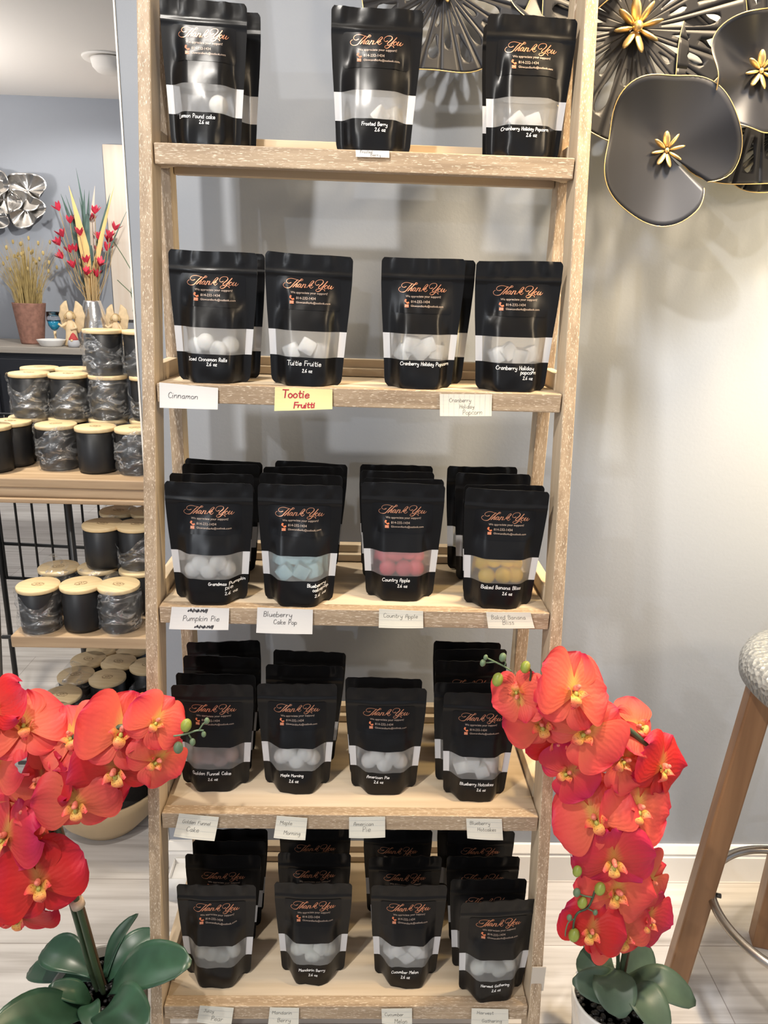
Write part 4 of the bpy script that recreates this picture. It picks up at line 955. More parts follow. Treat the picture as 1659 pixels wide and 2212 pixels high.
# silver vase and its bouquet
b0 = base(207, 748, 4.98); va = thing('silver_vase', 'hammered silver vase of red dried flowers on the sideboard', 'vase', b0)
VH = .275
MB().lathe([(.0001, 0), (.090, 0), (.096, .012), (.095, .06), (.085, .14), (.068, .22), (.055, .262), (.054, VH), (.049, VH), (.050, .255), (.0001, .10)], n=36).build('vase_body', M['vase'], va)
bq = thing('flower_bouquet', 'dried bouquet of crimson flowers and long blades in the silver vase', 'bouquet', b0 + Vector((0, 0, .12)))
c0 = b0 + Vector((0, 0, .12))
def C2(x, y, Y=4.98): return at(x / 4.88, 350 + y / 4.88, Y)
rnd = random.Random(5)
for (x, y) in [(625, 515), (740, 645), (1000, 545), (975, 645), (1210, 720), (665, 790), (845, 775), (630, 880), (1035, 815), (1150, 800), (1140, 850), (745, 955), (800, 945), (890, 930), (1030, 960), (1120, 935), (910, 1070), (1050, 1095), (660, 1020), (775, 1115), (1020, 1210), (915, 1190)]:
    dy = rnd.uniform(-.09, .05); p = C2(x, y, 4.98 + dy) - c0
    q = Vector((rnd.uniform(-.03, .03), rnd.uniform(-.03, .03), .13))
    ax = (p - q).normalized(); rot = ax.to_track_quat('Z', 'Y').to_matrix()
    f = MB()
    for j in range(7):
        a = 2 * PI * j / 7 + rnd.uniform(-.2, .2); lean = rnd.uniform(.35, .9); ln = rnd.uniform(.050, .066)
        dr = Vector((math.cos(a) * lean, math.sin(a) * lean, 1)).normalized(); sd = Vector((-math.sin(a), math.cos(a), 0))
        vs_ = []
        for t in (0, .3, .6, .85, 1): 
            w = .0125 * math.sin(PI * min(.999, .12 + t * .88)) ; c = dr * ln * t + Vector((math.cos(a), math.sin(a), 0)) * .004 * t
            vs_ += [rot @ (c - sd * w) + p, rot @ (c + sd * w) + p]
        f.add(vs_, [(0, 1, 3, 2), (2, 3, 5, 4), (4, 5, 7, 6), (6, 7, 9, 8)])
    fo = f.build('bloom', M['bloom'], bq)
    mid = (p + q) / 2 + Vector((p.x * .12, 0, -.02))
    MB().tube(crom([tuple(q - Vector((0, 0, .1))), tuple(q), tuple(mid), tuple(p)], 4), .0022, 5).build('stem', M['stem_tan'], bq)
def blade(tip, w, mat, dy=0.0, basex=0):
    w *= 1.45
    p = C2(*tip, 4.98 + dy) - c0; q = Vector((basex, dy * .3, .13)); mb = MB(); n = 8; vs_ = []
    for i in range(n + 1):
        t = i / n; c = q.lerp(p, t) + Vector((-.02 * math.sin(PI * t) * (1 if p.x > 0 else -1), 0, 0)); ww = w * (.45 + .9 * t if t < .5 else .9 * (1 - t) * 2 + .02)
        vs_ += [c + Vector((-ww, 0, 0)), c + Vector((0, -ww * .3, 0)), c + Vector((ww, 0, 0))]
    mb.add(vs_, [(i * 3 + j, i * 3 + j + 1, i * 3 + j + 4, i * 3 + j + 3) for i in range(n) for j in (0, 1)]); mb.build('blade', M[mat], bq)
for tip, w, mt, dy in (((800, 60), .010, 'blade', .02), ((640, 335), .022, 'blade', .05), ((890, 290), .016, 'blade', 0), ((940, 300), .016, 'blade', -.02), ((835, 370), .018, 'blade', .03), ((1160, 330), .018, 'blade', .05), ((1375, 435), .005, 'blade', -.02), ((760, 330), .012, 'blade', .01), ((690, 345), .012, 'blade', .03),
        ((725, 250), .024, 'gold_blade', -.03), ((1205, 250), .012, 'gold_blade', -.03), ((1130, 610), .014, 'gold_blade', -.04), ((1000, 250), .020, 'canvas', .04), ((560, 690), .005, 'blade', 0)):
    blade(tip, w, mt, dy)
for i in range(22):
    a = rnd.uniform(0, 2 * PI); MB().tube([(math.cos(a) * .03, math.sin(a) * .03, .0), (math.cos(a) * .042, math.sin(a) * .042, .16), (math.cos(a) * .06, math.sin(a) * .06, .34 + rnd.uniform(0, .12))], .004, 5).build('stalk', M['stem_tan'], bq)
# canvas on the far wall
tl = at(222, 312, FAR - .02); bl = at(250, 690, FAR - .02)
cv = thing('wall_canvas', 'tall pale painted canvas hanging behind the silver vase', 'painting', (tl.x, FAR - .001, bl.z))
MB().box((.36, -.018, (tl.z - bl.z) / 2), (.72, .034, tl.z - bl.z)).build('canvas', M['canvas'], cv, bevel=.004)
mb = MB(); rnd = random.Random(11)
for i in range(9):
    x = rnd.uniform(.08, .6); h = rnd.uniform(.25, .62)
    ribbon(mb, crom([(x, .06, 0), (x + rnd.uniform(-.06, .06), h * .5, 0), (x + rnd.uniform(-.14, .14), h, 0)], 5), lambda t: .005, lambda p: Vector((p.x, -.0365, p.y)))
mb.build('painted_grass', M['bud_small'], cv, smooth=False)
# crinkled silver wall flower, mostly outside the frame
wc = at(48, 436, FAR - .05); sw = thing('silver_wall_flower', 'crinkled silver metal flower on the far wall at the left picture edge', 'wall decoration', wc)
for k, (cx, cy, s, rt) in enumerate(((62, 412, .115, 0), (58, 452, .115, 1.3), (12, 432, .105, 2.4), (-8, 400, .10, .5), (-10, 470, .10, 2))):
    c = at(cx, cy, FAR - .05) - wc; mb = MB()
    def f(u, v, s=s, rt=rt, k=k):
        a = 2 * PI * v; rr = s * u * (1 + .16 * math.sin(3 * a + rt) + .04 * math.sin(5 * a + k))
        return c + Vector((rr * math.cos(a), -.01 - .030 * u * u + .012 * math.sin(a * 5 + k) * u - k * .006, rr * math.sin(a)))
    mb.grid(f, 10, 54, uv=False); mb.build('petal', M['silver_leaf'], sw, solid=.002)
# round ceiling fitting
p = atz(238, 126, CEIL); cf = thing('ceiling_fitting', 'white domed fitting on the ceiling of the back room', 'ceiling fitting', (p.x, p.y, CEIL))
MB().lathe([(.0001, -.002), (.10, -.002), (.135, -.010), (.14, -.001), (.0001, -.0005)], n=40).build('ring', M['ceiling'], cf)
MB().lathe([(.0001, -.075), (.04, -.073), (.070, -.065), (.090, -.045), (.096, -.020), (.098, -.008), (.0001, -.006)], n=36).build('dome', M['ceiling'], cf)

# shallow bowl under the rack
p = atz(240, 1822, 0); bc = Vector((p.x - .03, p.y + .085, 0)); bw = thing('bowl_planter', 'wide tan bowl planter of dark soil on the floor under the candle rack', 'planter', bc)
MB().lathe([(.0001, 0), (.070, 0), (.080, .004), (.118, .048), (.142, .104), (.149, .128), (.146, .131), (.139, .128), (.130, .106), (.0001, .098)], n=48).build('bowl', M['bowl'], bw)
mb = MB().lathe([(.0001, .112), (.06, .111), (.131, .108)], n=32); tag(mb.build('soil', M['soil'], bw), 'dark soil')
# white box against the baseboard
p = at(408, 1886, D - .065); bx = thing('white_box', 'small scuffed white open box on the floor behind the bottom shelf', 'box', (p.x, D - .052, 0))
mb = MB(); w, d_, h = .085, .062, .062
mb.box((0, -d_ / 2, h / 2), (w, .003, h)).box((0, d_ / 2, h / 2), (w, .003, h)).box((-w / 2, 0, h / 2), (.003, d_, h)).box((w / 2, 0, h / 2), (.003, d_, h)).box((0, 0, .002), (w, d_, .004)); mb.build('tray', M['paper'], bx)
MB().box((0, 0, h * .8), (w - .006, d_ - .006, .003)).build('insert', M['paper'], bx)
p = at(378, 2204, 1.17); w2 = thing('white_packet', 'narrow white packet standing on the floor under the bottom shelf', 'packet', (p.x, 1.17, 0))
MB().box((0, 0, .06), (.040, .018, .12)).build('packet', M['paper'], w2, bevel=.002)

# ------------------------------------------------------------------ black metal wall flowers
wa0 = at(1400, 150, D)
wall_art = thing('metal_wall_flowers', 'black metal wall sculpture of pierced flowers with gold centres', 'wall decoration', wa0)
def gold_edge(par, pts):
    MB().tube(pts + [pts[0]], .0009, 5, cap=False).build('gilded_rim', M['gold'], par)
def stamens(par, c, n, r, ball=False, tilt=.35):
    mb = MB()
    for j in range(n):
        a = 2 * PI * (j + .3) / n; d = Vector((math.cos(a), -tilt, math.sin(a))).normalized()
        rot = d.to_track_quat('X', 'Y').to_matrix(); mb.ball(c + d * r * .58, (r * .44, r * .09, r * .20), 10, 7, rot)
    if ball: mb.ball(c + Vector((0, -r * .22, 0)), r * .20, 14, 9)
    else: mb.ball(c + Vector((0, -r * .1, 0)), r * .14, 10, 7)
    tag(mb.build('flower_centre', M['gold'], par), 'gold flower centre')
def disc(px, py, Yc, R, outline, depth, pierced, seed, stam=(8, .021, False), slit=None, tilt=(0, 0), wave=(3, .008)):
    rnd = random.Random(seed); c = at(px, py, Yc) - wa0; ns = 24 if pierced else 72; nr = 30 if pierced else 14
    def rim(a): return R * (1 + sum(am * math.sin(k * a + ph) for k, am, ph in outline))
    def pt(a, t):
        r = rim(a) * t; x, z = r * math.cos(a), r * math.sin(a)
        y = -depth * t ** 1.7 + wave[1] * math.sin(wave[0] * a + seed) * t * t + tilt[0] * x + tilt[1] * z
        return c + Vector((x, y, z))
    mb = MB()
    if pierced:
        cols = [-1, -.55, None, None, .55, 1]; 
        for sct in range(ns):
            a0 = 2 * PI * (sct + .5) / ns; half = PI / ns
            if sct % 2 == 0: holes = [(rnd.uniform(.22, .30), rnd.uniform(.72, .82), rnd.uniform(.62, .80))]
            else:
                m_ = rnd.uniform(.50, .58); holes = [(rnd.uniform(.30, .36), m_ - .05, .44), (m_ + .05, rnd.uniform(.84, .90), rnd.uniform(.62, .80))]
            ts = sorted(set([0.06 + .94 * i / nr for i in range(nr + 1)] + [h for ho in holes for h in ho[:2]]))
            def hw(t):
                for r0, r1, hm in holes:
                    if r0 - 1e-9 <= t <= r1 + 1e-9:
                        q = (t - r0) / (r1 - r0); return max(.03, hm * (math.sin(PI * min(1, q ** 1.5)) ** .7) * (.40 + .6 * q)), True
                return .03, False
            vs_ = []; flags = []
            for t in ts:
                h, inn = hw(t); flags.append(inn)
                sh = .18 * math.sin(t * 9 + sct)
                for s in (-1, -.6, -h + sh * (h < .5) * .4, h + sh * (h < .5) * .4, .62, 1):
                    if abs(s) < 1: s = max(-.95, min(.95, s))
                    vs_.append(pt(a0 + s * half, t))
            fs = []
            for i in range(len(ts) - 1):
                for j in range(5):
                    if j == 2 and flags[i] and flags[i + 1] and any(r0 - 1e-9 <= (ts[i] + ts[i + 1]) / 2 <= r1 for r0, r1, _ in holes): continue
                    fs.append((i * 6 + j, i * 6 + j + 1, (i + 1) * 6 + j + 1, (i + 1) * 6 + j))
            mb.add(vs_, fs)
    else:
        a_lo, a_hi = (0, 2 * PI) if slit is None else (slit + .07, slit + 2 * PI - .20)
        def f(u, v):
            a = a_lo + (a_hi - a_lo) * v
            cr = min(v, 1 - v) / .055 if slit is not None else 1; p = pt(a, max(.02, u) * (1 if cr >= 1 else 1 - .16 * (1 - cr) ** 2))
            if slit is not None:
                e = (v - .5) * 2; p = p + Vector((0, -.018 * e * u, 0)) if e > 0 else p + Vector((0, .012 * abs(e) * u, 0))
            return p
        mb.grid(f, nr, ns, uv=False)
    o = mb.build('flower', M['flower_metal'], wall_art, solid=.0012)
    if slit is None: gold_edge(o, [pt(2 * PI * i / 96, 1.0) for i in range(96)])
    else:
        q = [f(1, i / 90) for i in range(91)]; MB().tube(q, .0009, 5).build('gilded_rim', M['gold'], o)
    stamens(o, c + Vector((0, -.004, 0)) + Vector((0, 0, 0)), stam[0], stam[1], stam[2])
    return o
disc(1372, 62, D - .085, .166, [(3, .05, .6), (5, .035, 2.0)], .012, True, 3, (8, .042, True), wave=(3, .006))
disc(1660, 165, D - .068, .178, [(3, .05, 2.0), (5, .03, .5)], .018, True, 5, (8, .02, False), wave=(4, .008))
disc(1680, 290, D - .040, .100, [(3, .06, 2.0), (5, .03, .5)], .010, True, 6, (8, .01, False), wave=(4, .004))
disc(1640, 155, D - .125, .088, [(3, .06, .2), (5, .05, 1.1)], .022, False, 7, (8, .030, False), wave=(5, .010))
disc(1437, 326, D - .135, .112, [(3, .05, 1.1), (5, .05, 2.4), (2, .03, 0)], .024, False, 9, (8, .029, False), slit=-.60, wave=(4, .007))
disc(958, -32, D - .085, .134, [(3, .06, 2.6), (5, .05, .2), (4, .03, 1)], .014, True, 11, (8, .030, False), wave=(3, .006))
disc(1215, -75, D - .080, .097, [(3, .07, 1.2), (5, .04, 2.2)], .020, False, 13, (8, .028, False), wave=(4, .008))
for a, b_ in (((1372, 62), (1660, 165)), ((1372, 62), (1437, 326)), ((1372, 62), (1215, -75)), ((1215, -75), (958, -32)), ((1660, 165), (1680, 290)), ((1437, 326), (1660, 165))):
    pa, pb = at(*a, D - .010) - wa0, at(*b_, D - .010) - wa0
    MB().tube([pa, pb], .003, 6).build('wire_frame', M['black_metal'], wall_art)
for a in ((1372, 62, .085), (1640, 155, .125), (1437, 326, .135), (958, -32, .085), (1215, -75, .080)):
    p = at(a[0], a[1], D - a[2]) - wa0; MB().tube([p, Vector((p.x, -.004, p.z))], .003, 6).build('wire_frame', M['black_metal'], wall_art)

# ------------------------------------------------------------------ orchids
def petal(mb, ang, ln, wd, curl, cup, rnd, z0=0.0, narrow=.5):
    ca, sa = math.cos(ang), math.sin(ang); ph = rnd.uniform(0, 6); k1 = rnd.uniform(.7, 1.3)
    def f(u, v):
        s = .02 + .98 * u; t = 2 * v - 1
        w = wd * (max(0.0, 1 - ((s - .56) / .46) ** 2) ** .5 if s > .56 else sstep(-.25, 1.0, s / .56) ** narrow)
        x = ln * s * (1 - .04 * t * t); y = t * w
        z = z0 + curl * s * s * k1 - cup * t * t * s + .0035 * math.sin(3.2 * t + ph) * s + .0022 * math.sin(7 * t + ph * 2 + 4 * s) * s * s
        return Vector((x * ca - y * sa, x * sa + y * ca, z))
    mb.grid(f, 11, 12)
def flower_meshes(seed, mats):
    rnd = random.Random(seed); mb = MB(); rs = lambda a, b_: rnd.uniform(a, b_)
    petal(mb, PI / 2 + rs(-.1, .1), .051, .028, rs(-.012, .006), .007, rnd, -.0015, .9)
    petal(mb, math.radians(218) + rs(-.1, .1), .051, .027, rs(-.014, .008), .007, rnd, -.0015, .9)
    petal(mb, math.radians(322) + rs(-.1, .1), .051, .027, rs(-.014, .008), .007, rnd, -.0015, .9)
    petal(mb, math.radians(rs(8, 22)), .055, .044, rs(-.012, .020), rs(.003, .016), rnd, .001, .7)
    petal(mb, math.radians(rs(158, 172)), .055, .044, rs(-.012, .020), rs(.003, .016), rnd, .001, .7)
    lp = MB()
    for sg in (-1, 1):                        # side lobes of the lip
        def f(u, v, sg=sg):
            t = 2 * v - 1; w = .0085 * math.sin(PI * (.08 + .9 * u)); return Vector((sg * (.003 + .014 * u + .003 * t), -.004 + w * t * .9 - .002 * u, .004 + .016 * u - .004 * t * t))
        lp.grid(f, 6, 6)
    def f(u, v):
        t = 2 * v - 1; w = .0095 * math.sin(PI * (.15 + .8 * u)); return Vector((w * t, -.006 - .024 * u, .006 + .010 * math.sin(PI * u) - .003 * t * t))
    lp.grid(f, 8, 6)
    lp.ball((0, -.006, .010), (.0035, .0045, .003), 8, 6)
    cl = MB().ball((0, .003, .008), (.0042, .0055, .0075), 10, 7); cl.ball((0, .0045, .014), .0040, 8, 6)
    out = []
    for mt in mats:
        m1 = mb.mesh('flower'); m1.materials.append(M[mt]); out.append(m1)
    l = lp.mesh('lip'); l.materials.append(M['lip']); c = cl.mesh('column'); c.materials.append(M['column'])
    return out, l, c
COLS = ['petal_coral', 'petal_red', 'petal_pink']
FM = [flower_meshes(s, COLS) for s in (1, 2, 3, 4)]
def flower(par, px, py, Y, fx, fy, roll, s, col, var):
    n = (-BF + BR * fx * 1.25 + BU * (fy * 1.25 + .05)).normalized(); up = (BU - n * BU.dot(n)).normalized(); x = up.cross(n)
    m = Matrix((x, up, n)).transposed() @ Matrix.Rotation(math.radians(roll), 3, 'Z')
    ms, l, c = FM[var % 4]
    o = link('flower', ms[col], None, par); o.location = at(px, py, Y) - par.location; o.rotation_euler = m.to_euler(); o.scale = (s, s, s)
    if col != 0: tag(o, 'deep red flower' if col == 1 else 'magenta flower')
    link('lip', l, None, o).scale = (.8, .8, .9); link('column', c, None, o).scale = (.8, .8, .9)
def leaf(par, b, tip, w, mat, sag=.02, fold=.25, up=None, n=14):
    b = Vector(b) - par.location; tip = Vector(tip) - par.location
    ax = (tip - b); ln = ax.length; d = ax.normalized(); u = Vector(up or (0, -.35, 1)).normalized(); sd = d.cross(u).normalized(); nn = sd.cross(d)
    def f(s, v):
        t = 2 * v - 1; ww = w * (max(0.0, 1 - ((s - .6) / .405) ** 2) ** .5 if s > .6 else .30 + .70 * sstep(-.15, 1.0, s / .6))
        return b + d * ln * s + nn * (sag * math.sin(PI * s) * 1.0 + fold * ww * abs(t) ** 1.5) + sd * ww * t
    MB().grid(f, n, 8, uv=False).build('leaf', M[mat], par, solid=.0012)
def pebbles(par, r, z, n, seed, name='pebbles'):
    rnd = random.Random(seed); mb = MB().lathe([(.0001, z - .008), (r, z - .008)], n=28)
    for i in range(n):
        a = rnd.uniform(0, 2 * PI); q = r * .95 * math.sqrt(rnd.random()); e = rnd.uniform(.003, .0065)
        mb.ball((q * math.cos(a), q * math.sin(a), z - .006 + e * .5), (e * rnd.uniform(.8, 1.4), e, e * .7), 7, 5)
    tag(mb.build(name, M['pebble'], par), 'glossy black pebbles', kind='stuff')
def bud(par, px, py, Y, r, mat, d=(0, 0, 1)):
    MB().ball((0, 0, 0), (r * .82, r * .82, r * 1.1), 12, 8, Vector(d).to_track_quat('Z', 'Y').to_matrix()).build('bud', M[mat], par).location = at(px, py, Y) - par.location
def twig(par, pts, Y, r, mat='bud_small'):
    MB().tube(crom([tuple(at(x, y, Y) - par.location) for x, y in pts], 4), r, 6).build('twig', M[mat], par)

# left orchid
pc = at(213, 2126, .955); LOC = Vector((pc.x, .955, 0)); PZ = pc.z
lo_ = thing('potted_orchid', 'red artificial orchid in a grey pot left of the ladder shelf', 'potted plant', LOC)
MB().lathe([(.0001, 0), (.056, 0), (.060, .006), (.074, PZ * .7), (.0775, PZ), (.0735, PZ), (.071, PZ - .02), (.0001, PZ - .022)], n=44).build('pot', M['green_pot'], lo_)
pebbles(lo_, .071, PZ - .010, 170, 2)
stem_px = [(226, 2150), (205, 2085), (180, 1995), (160, 1925), (140, 1850), (122, 1785), (112, 1720), (118, 1650), (150, 1600), (215, 1575), (300, 1572), (372, 1585)]
def P3(lst, Y0, Y1, par, dx=0): return [tuple(at(x + dx, y, Y0 + (Y1 - Y0) * i / (len(lst) - 1)) - par.location) for i, (x, y) in enumerate(lst)]
MB().tube(crom(P3(stem_px, .955, .93, lo_), 4), .0048, 8).build('stem', M['green_stem'], lo_)
MB().tube(crom(P3(stem_px[:7], .960, .945, lo_, -13), 4), .0042, 8).build('stem', M['green_stem'], lo_)
MB().tube(crom(P3(stem_px[:6], .966, .957, lo_, 8), 4), .0036, 8).build('stake', M['brown_stake'], lo_)
for (x, y) in ((139, 1845), (166, 1945)):
    p = at(x - 1, y, .948) - lo_.location; q = at(x + 4, y + 13, .948) - lo_.location; MB().tube([p, q], [.0105, .0105], 12).build('tape', M['tape'], lo_)
twig(lo_, [(158, 1940), (140, 1935), (118, 1925)], .945, .002, 'green_stem')
# px, py, Y, fx, fy, roll, scale, colour, variant
for a in [(52, 1565, .935, .25, .55, 10, 1.05, 0, 0), (-12, 1530, .93, -.3, .3, 30, .9, 1, 1), (-5, 1640, .925, -.5, .2, -20, 1.0, 0, 2), (150, 1640, .945, .1, .1, -35, 1.0, 0, 3), (95, 1685, .93, -.55, -.05, 20, 1.05, 1, 1), (262, 1580, .93, .35, .25, -15, 1.15, 0, 0),
          (337, 1558, .925, .5, .2, -40, .8, 0, 2), (250, 1662, .92, .05, -.35, 15, 1.15, 1, 3), (338, 1640, .925, .5, -.2, -60, .85, 0, 1), (165, 1735, .91, .15, -.25, 5, 1.12, 0, 2), (100, 1720, .93, -.4, .1, 50, .95, 0, 0), (205, 1705, .94, .3, -.3, -20, .95, 1, 3),
          (15, 1805, .915, -.3, .1, -10, 1.1, 2, 2), (85, 1905, .90, .2, .05, 12, 1.2, 1, 0), (5, 1930, .92, -.35, -.15, 35, 1.05, 1, 3), (75, 1800, .96, .35, .35, 80, .75, 0, 1), (40, 1975, .93, -.1, -.4, 0, 1.1, 1, 2), (158, 1592, .94, -.15, .4, 25, 1.0, 0, 1), (60, 1745, .935, -.1, -.3, 60, .95, 0, 3)]:
    flower(lo_, *a)
bud(lo_, 402, 1567, .92, .0095, 'bud', (.3, 0, 1)); bud(lo_, 385, 1615, .925, .0085, 'bud_small', (0, 0, 1))
twig(lo_, [(375, 1590), (400, 1586), (425, 1578), (440, 1578)], .922, .0013); twig(lo_, [(430, 1577), (438, 1565), (447, 1557)], .922, .0011); twig(lo_, [(408, 1587), (413, 1595), (416, 1602)], .922, .0011)
for x, y, r in ((416, 1603, .0052), (440, 1586, .0042), (447, 1557, .0045)): bud(lo_, x, y, .921, r, 'bud_small')
bs = at(226, 2130, .955)
def LL(bx, by, bY, tx, ty, tY, w, mat, **kw): leaf(lo_, at(bx, by, bY), at(tx, ty, tY), w, mat, **kw)
LL(212, 2112, .965, 62, 2098, 1.03, .024, 'leaf', sag=.012)
LL(208, 2104, .965, 96, 2048, 1.02, .031, 'leaf', sag=.016)
LL(228, 2112, .965, 297, 1974, 1.06, .022, 'leaf', sag=.010, up=(-.7, -.6, .5))
LL(230, 2114, .965, 341, 2014, 1.02, .027, 'leaf', sag=.012, up=(-.4, -.6, .7))
LL(240, 2138, .95, 413, 2082, .885, .038, 'leaf', sag=.026)
LL(196, 2168, .92, 104, 2132, .90, .017, 'leaf', sag=.016)
LL(192, 2188, .91, -30, 2240, .80, .036, 'leaf', sag=.024)
LL(232, 2188, .915, 318, 2222, .80, .036, 'leaf', sag=.030)
LL(198, 2172, .915, 200, 2222, .86, .017, 'leaf', sag=.016)

# right orchid
pc = at(1322, 2148, .985); ROC = Vector((pc.x, .985, 0)); PZ = pc.z
ro = thing('potted_orchid', 'coral artificial orchid in a white ribbed pot right of the ladder shelf', 'potted plant', ROC)
mb = MB()
prof = [(.046, 0), (.050, .004)] + [(.050 + .018 * (i / 14), .008 + (PZ - .012) * i / 14) for i in range(15)] + [(.0680, PZ), (.0645, PZ), (.0625, PZ - .02), (.0001, PZ - .022)]
NN = 72; vs_ = []
for i, (r, z) in enumerate(prof):
    for j in range(NN):
        a = 2 * PI * j / NN; rr = r + (.0013 * math.sin(a * 12 + z * 60) * (1 if 2 <= i <= 15 else 0)); vs_.append((rr * math.cos(a), rr * math.sin(a), z))
mb.add(vs_, [(i * NN + j, i * NN + (j + 1) % NN, (i + 1) * NN + (j + 1) % NN, (i + 1) * NN + j) for i in range(len(prof) - 1) for j in range(NN)] + [tuple(range(NN - 1, -1, -1))])
mb.build('pot', M['white_ceramic'], ro); pebbles(ro, .0625, PZ - .010, 150, 5)
rs_px = [(1335, 2130), (1345, 2080), (1370, 1960), (1400, 1820), (1420, 1720), (1425, 1670), (1405, 1620), (1350, 1570), (1270, 1520), (1190, 1480), (1130, 1455)]
MB().tube(crom(P3(rs_px, .985, .94, ro), 4), .0046, 8).build('stem', M['green_stem'], ro)
MB().tube(crom(P3(rs_px[:8], .992, .97, ro, 7), 4), .0036, 8).build('stake', M['brown_stake'], ro)
MB().tube(crom(P3([(1330, 2130), (1335, 2060), (1320, 1990), (1285, 1940), (1262, 1930)], .98, .93, ro), 4), .0032, 8).build('stem', M['green_stem'], ro)
p = at(1421, 1678, .965) - ro.location; q = at(1422, 1690, .965) - ro.location; MB().tube([p, q], .0095, 12).build('tape', M['tape'], ro)
for a in [(1120, 1500, .93, -.45, -.05, 190, .80, 0, 1), (1238, 1492, .92, .25, .25, -20, 1.15, 0, 0), (1170, 1560, .945, -.1, -.25, 15, 1.05, 0, 2), (1265, 1580, .925, -.15, .05, -50, 1.12, 0, 3), (1375, 1570, .97, .4, .25, 60, .85, 0, 0), (1345, 1640, .94, .25, .0, -60, 1.0, 0, 1),
          (1428, 1655, .95, .55, -.05, -30, 1.0, 1, 2), (1228, 1668, .94, -.25, .05, -60, .85, 2, 3), (1375, 1745, .935, .2, .1, -25, 1.2, 0, 3), (1285, 1765, .925, -.25, .05, 25, 1.15, 0, 0), (1325, 1858, .91, -.1, -.3, 0, 1.15, 2, 1), (1330, 1925, .915, .1, -.05, -30, 1.15, 0, 2), (1400, 1905, .95, .45, .0, -70, 1.0, 0, 3),
          (1398, 1985, .945, .3, -.1, -40, 1.0, 2, 1), (1340, 2020, .92, .1, -.15, 10, 1.05, 0, 0), (1278, 2010, .905, -.2, -.05, -20, .95, 1, 2), (1205, 1600, .96, -.1, -.5, 10, .9, 1, 0)]:
    flower(ro, *a)
for x, y, r, m_ in ((1075, 1468, .0095, 'bud'), (1135, 1441, .0085, 'bud'), (1049, 1420, .0038, 'bud_small'), (1043, 1432, .0050, 'bud_small'), (1086, 1420, .0062, 'bud_small'), (1247, 1882, .0085, 'bud'), (1296, 1920, .0100, 'bud'), (1258, 1950, .0090, 'bud'), (1246, 1928, .0068, 'bud_small'), (1230, 1982, .0050, 'bud_small'), (1240, 2020, .0105, 'bud'), (1286, 1971, .0045, 'bud_small')):
    bud(ro, x, y, .905 if y > 1700 else .925, r, m_, (.2, 0, 1))
twig(ro, [(1105, 1450), (1090, 1440), (1070, 1430), (1049, 1420)], .927, .0012); twig(ro, [(1070, 1430), (1058, 1431), (1043, 1432)], .927, .001); twig(ro, [(1088, 1440), (1092, 1432), (1086, 1420)], .927, .001); twig(ro, [(1145, 1470), (1147, 1450), (1138, 1440)], .927, .0016, 'green_stem')
twig(ro, [(1285, 1925), (1278, 1945), (1268, 1962), (1248, 1972), (1240, 1990), (1238, 2015)], .908, .0018, 'green_stem'); twig(ro, [(1246, 1928), (1262, 1935), (1280, 1938)], .908, .0013); twig(ro, [(1268, 1962), (1276, 1966), (1286, 1971)], .908, .0011); twig(ro, [(1240, 1985), (1228, 1992), (1222, 2010), (1221, 2022)], .908, .0010)
def RL_(bx, by, bY, tx, ty, tY, w, mat='leaf_dull', **kw): leaf(ro, at(bx, by, bY), at(tx, ty, tY), w, mat, **kw)
RL_(1318, 2130, .99, 1236, 2120, .955, .028, sag=.030, up=(-.3, -.6, .7))
RL_(1300, 2092, .985, 1345, 2200, .90, .036, sag=.020, up=(0, -.8, .6))
RL_(1342, 2125, .985, 1503, 2168, .93, .029, sag=.035)
RL_(1345, 2140, .975, 1440, 2240, .88, .032, sag=.035)
RL_(1335, 2125, 1.0, 1395, 2030, 1.07, .034, sag=.010, up=(-.2, -.9, .3))
RL_(1328, 2125, 1.0, 1258, 2050, 1.06, .034, sag=.010, up=(.2, -.9, .3))
RL_(1322, 2110, 1.0, 1232, 1955, 1.10, .026, sag=.010, up=(.3, -.9, .3))

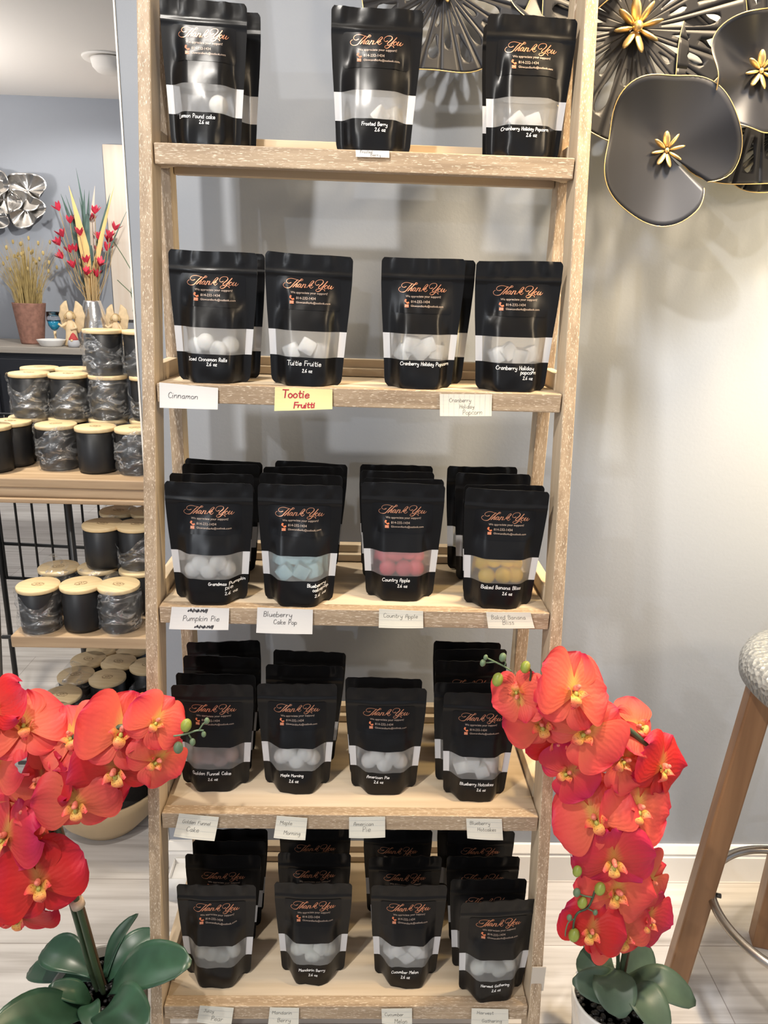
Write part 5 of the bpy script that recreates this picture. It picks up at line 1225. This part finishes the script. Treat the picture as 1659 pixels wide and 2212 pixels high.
# ------------------------------------------------------------------ bar stool
SC = Vector((.856, 1.095, 0)); stool = thing('bar_stool', 'wooden bar stool with a metal foot ring at the right picture edge', 'stool', SC)
seat_z = .775; mb = MB(); NN = 64; prof = [(.0001, seat_z), (.12, seat_z - .001), (.170, seat_z - .004), (.186, seat_z - .013), (.192, seat_z - .030), (.190, seat_z - .050), (.178, seat_z - .062), (.0001, seat_z - .064)]
m_seat, nt, b = newmat('hammered_pewter'); b.inputs['Base Color'].default_value = (.36, .37, .37, 1); b.inputs['Metallic'].default_value = .6; b.inputs['Roughness'].default_value = .35
tc = N(nt, 'ShaderNodeTexCoord'); vo = N(nt, 'ShaderNodeTexVoronoi'); vo.inputs['Scale'].default_value = 120; L(nt, tc.outputs['Object'], vo.inputs['Vector'])
bp = N(nt, 'ShaderNodeBump'); bp.inputs['Strength'].default_value = .9; bp.inputs['Distance'].default_value = .004; L(nt, vo.outputs['Distance'], bp.inputs['Height']); L(nt, bp.outputs['Normal'], b.inputs['Normal'])
MB().lathe(prof, n=64).build('seat', m_seat, stool)
legs = [((.657, 1.152), (.712, 1.140)), ((.905, 1.272), (.888, 1.235)), ((1.055, 1.035), (1.00, 1.055)), ((.800, .915), (.822, .965))]
for (bx_, by_), (tx_, ty_) in legs:
    a = Vector((bx_, by_, 0)) - SC; t = Vector((tx_, ty_, seat_z - .062)) - SC; rd = Vector((a.x, a.y, 0)).normalized(); sd = Vector((-rd.y, rd.x, 0))
    q = [rd * .021 + sd * .021, rd * -.021 + sd * .021, rd * -.021 - sd * .021, rd * .021 - sd * .021]; q = [Vector((p.x, p.y, 0)) for p in q]
    MB().prism(a, t, q).build('leg', M['stool_wood'], stool, bevel=.004)
ring = [Vector((.168 * math.cos(2 * PI * i / 72), .168 * math.sin(2 * PI * i / 72), .255)) for i in range(73)]
MB().tube(ring, .0085, 12, cap=False).build('foot_ring', M['steel'], stool)
for (bx_, by_), (tx_, ty_) in legs:
    a = Vector((bx_, by_, 0)) - SC; t = Vector((tx_, ty_, seat_z - .062)) - SC; p = a.lerp(t, .255 / (seat_z - .062)); rd = Vector((p.x, p.y, 0)).normalized()
    MB().tube([rd * .160 + Vector((0, 0, .255)), rd * .150 + Vector((0, 0, .255))], .0045, 8).build('screw', M['dark_metal'], stool)
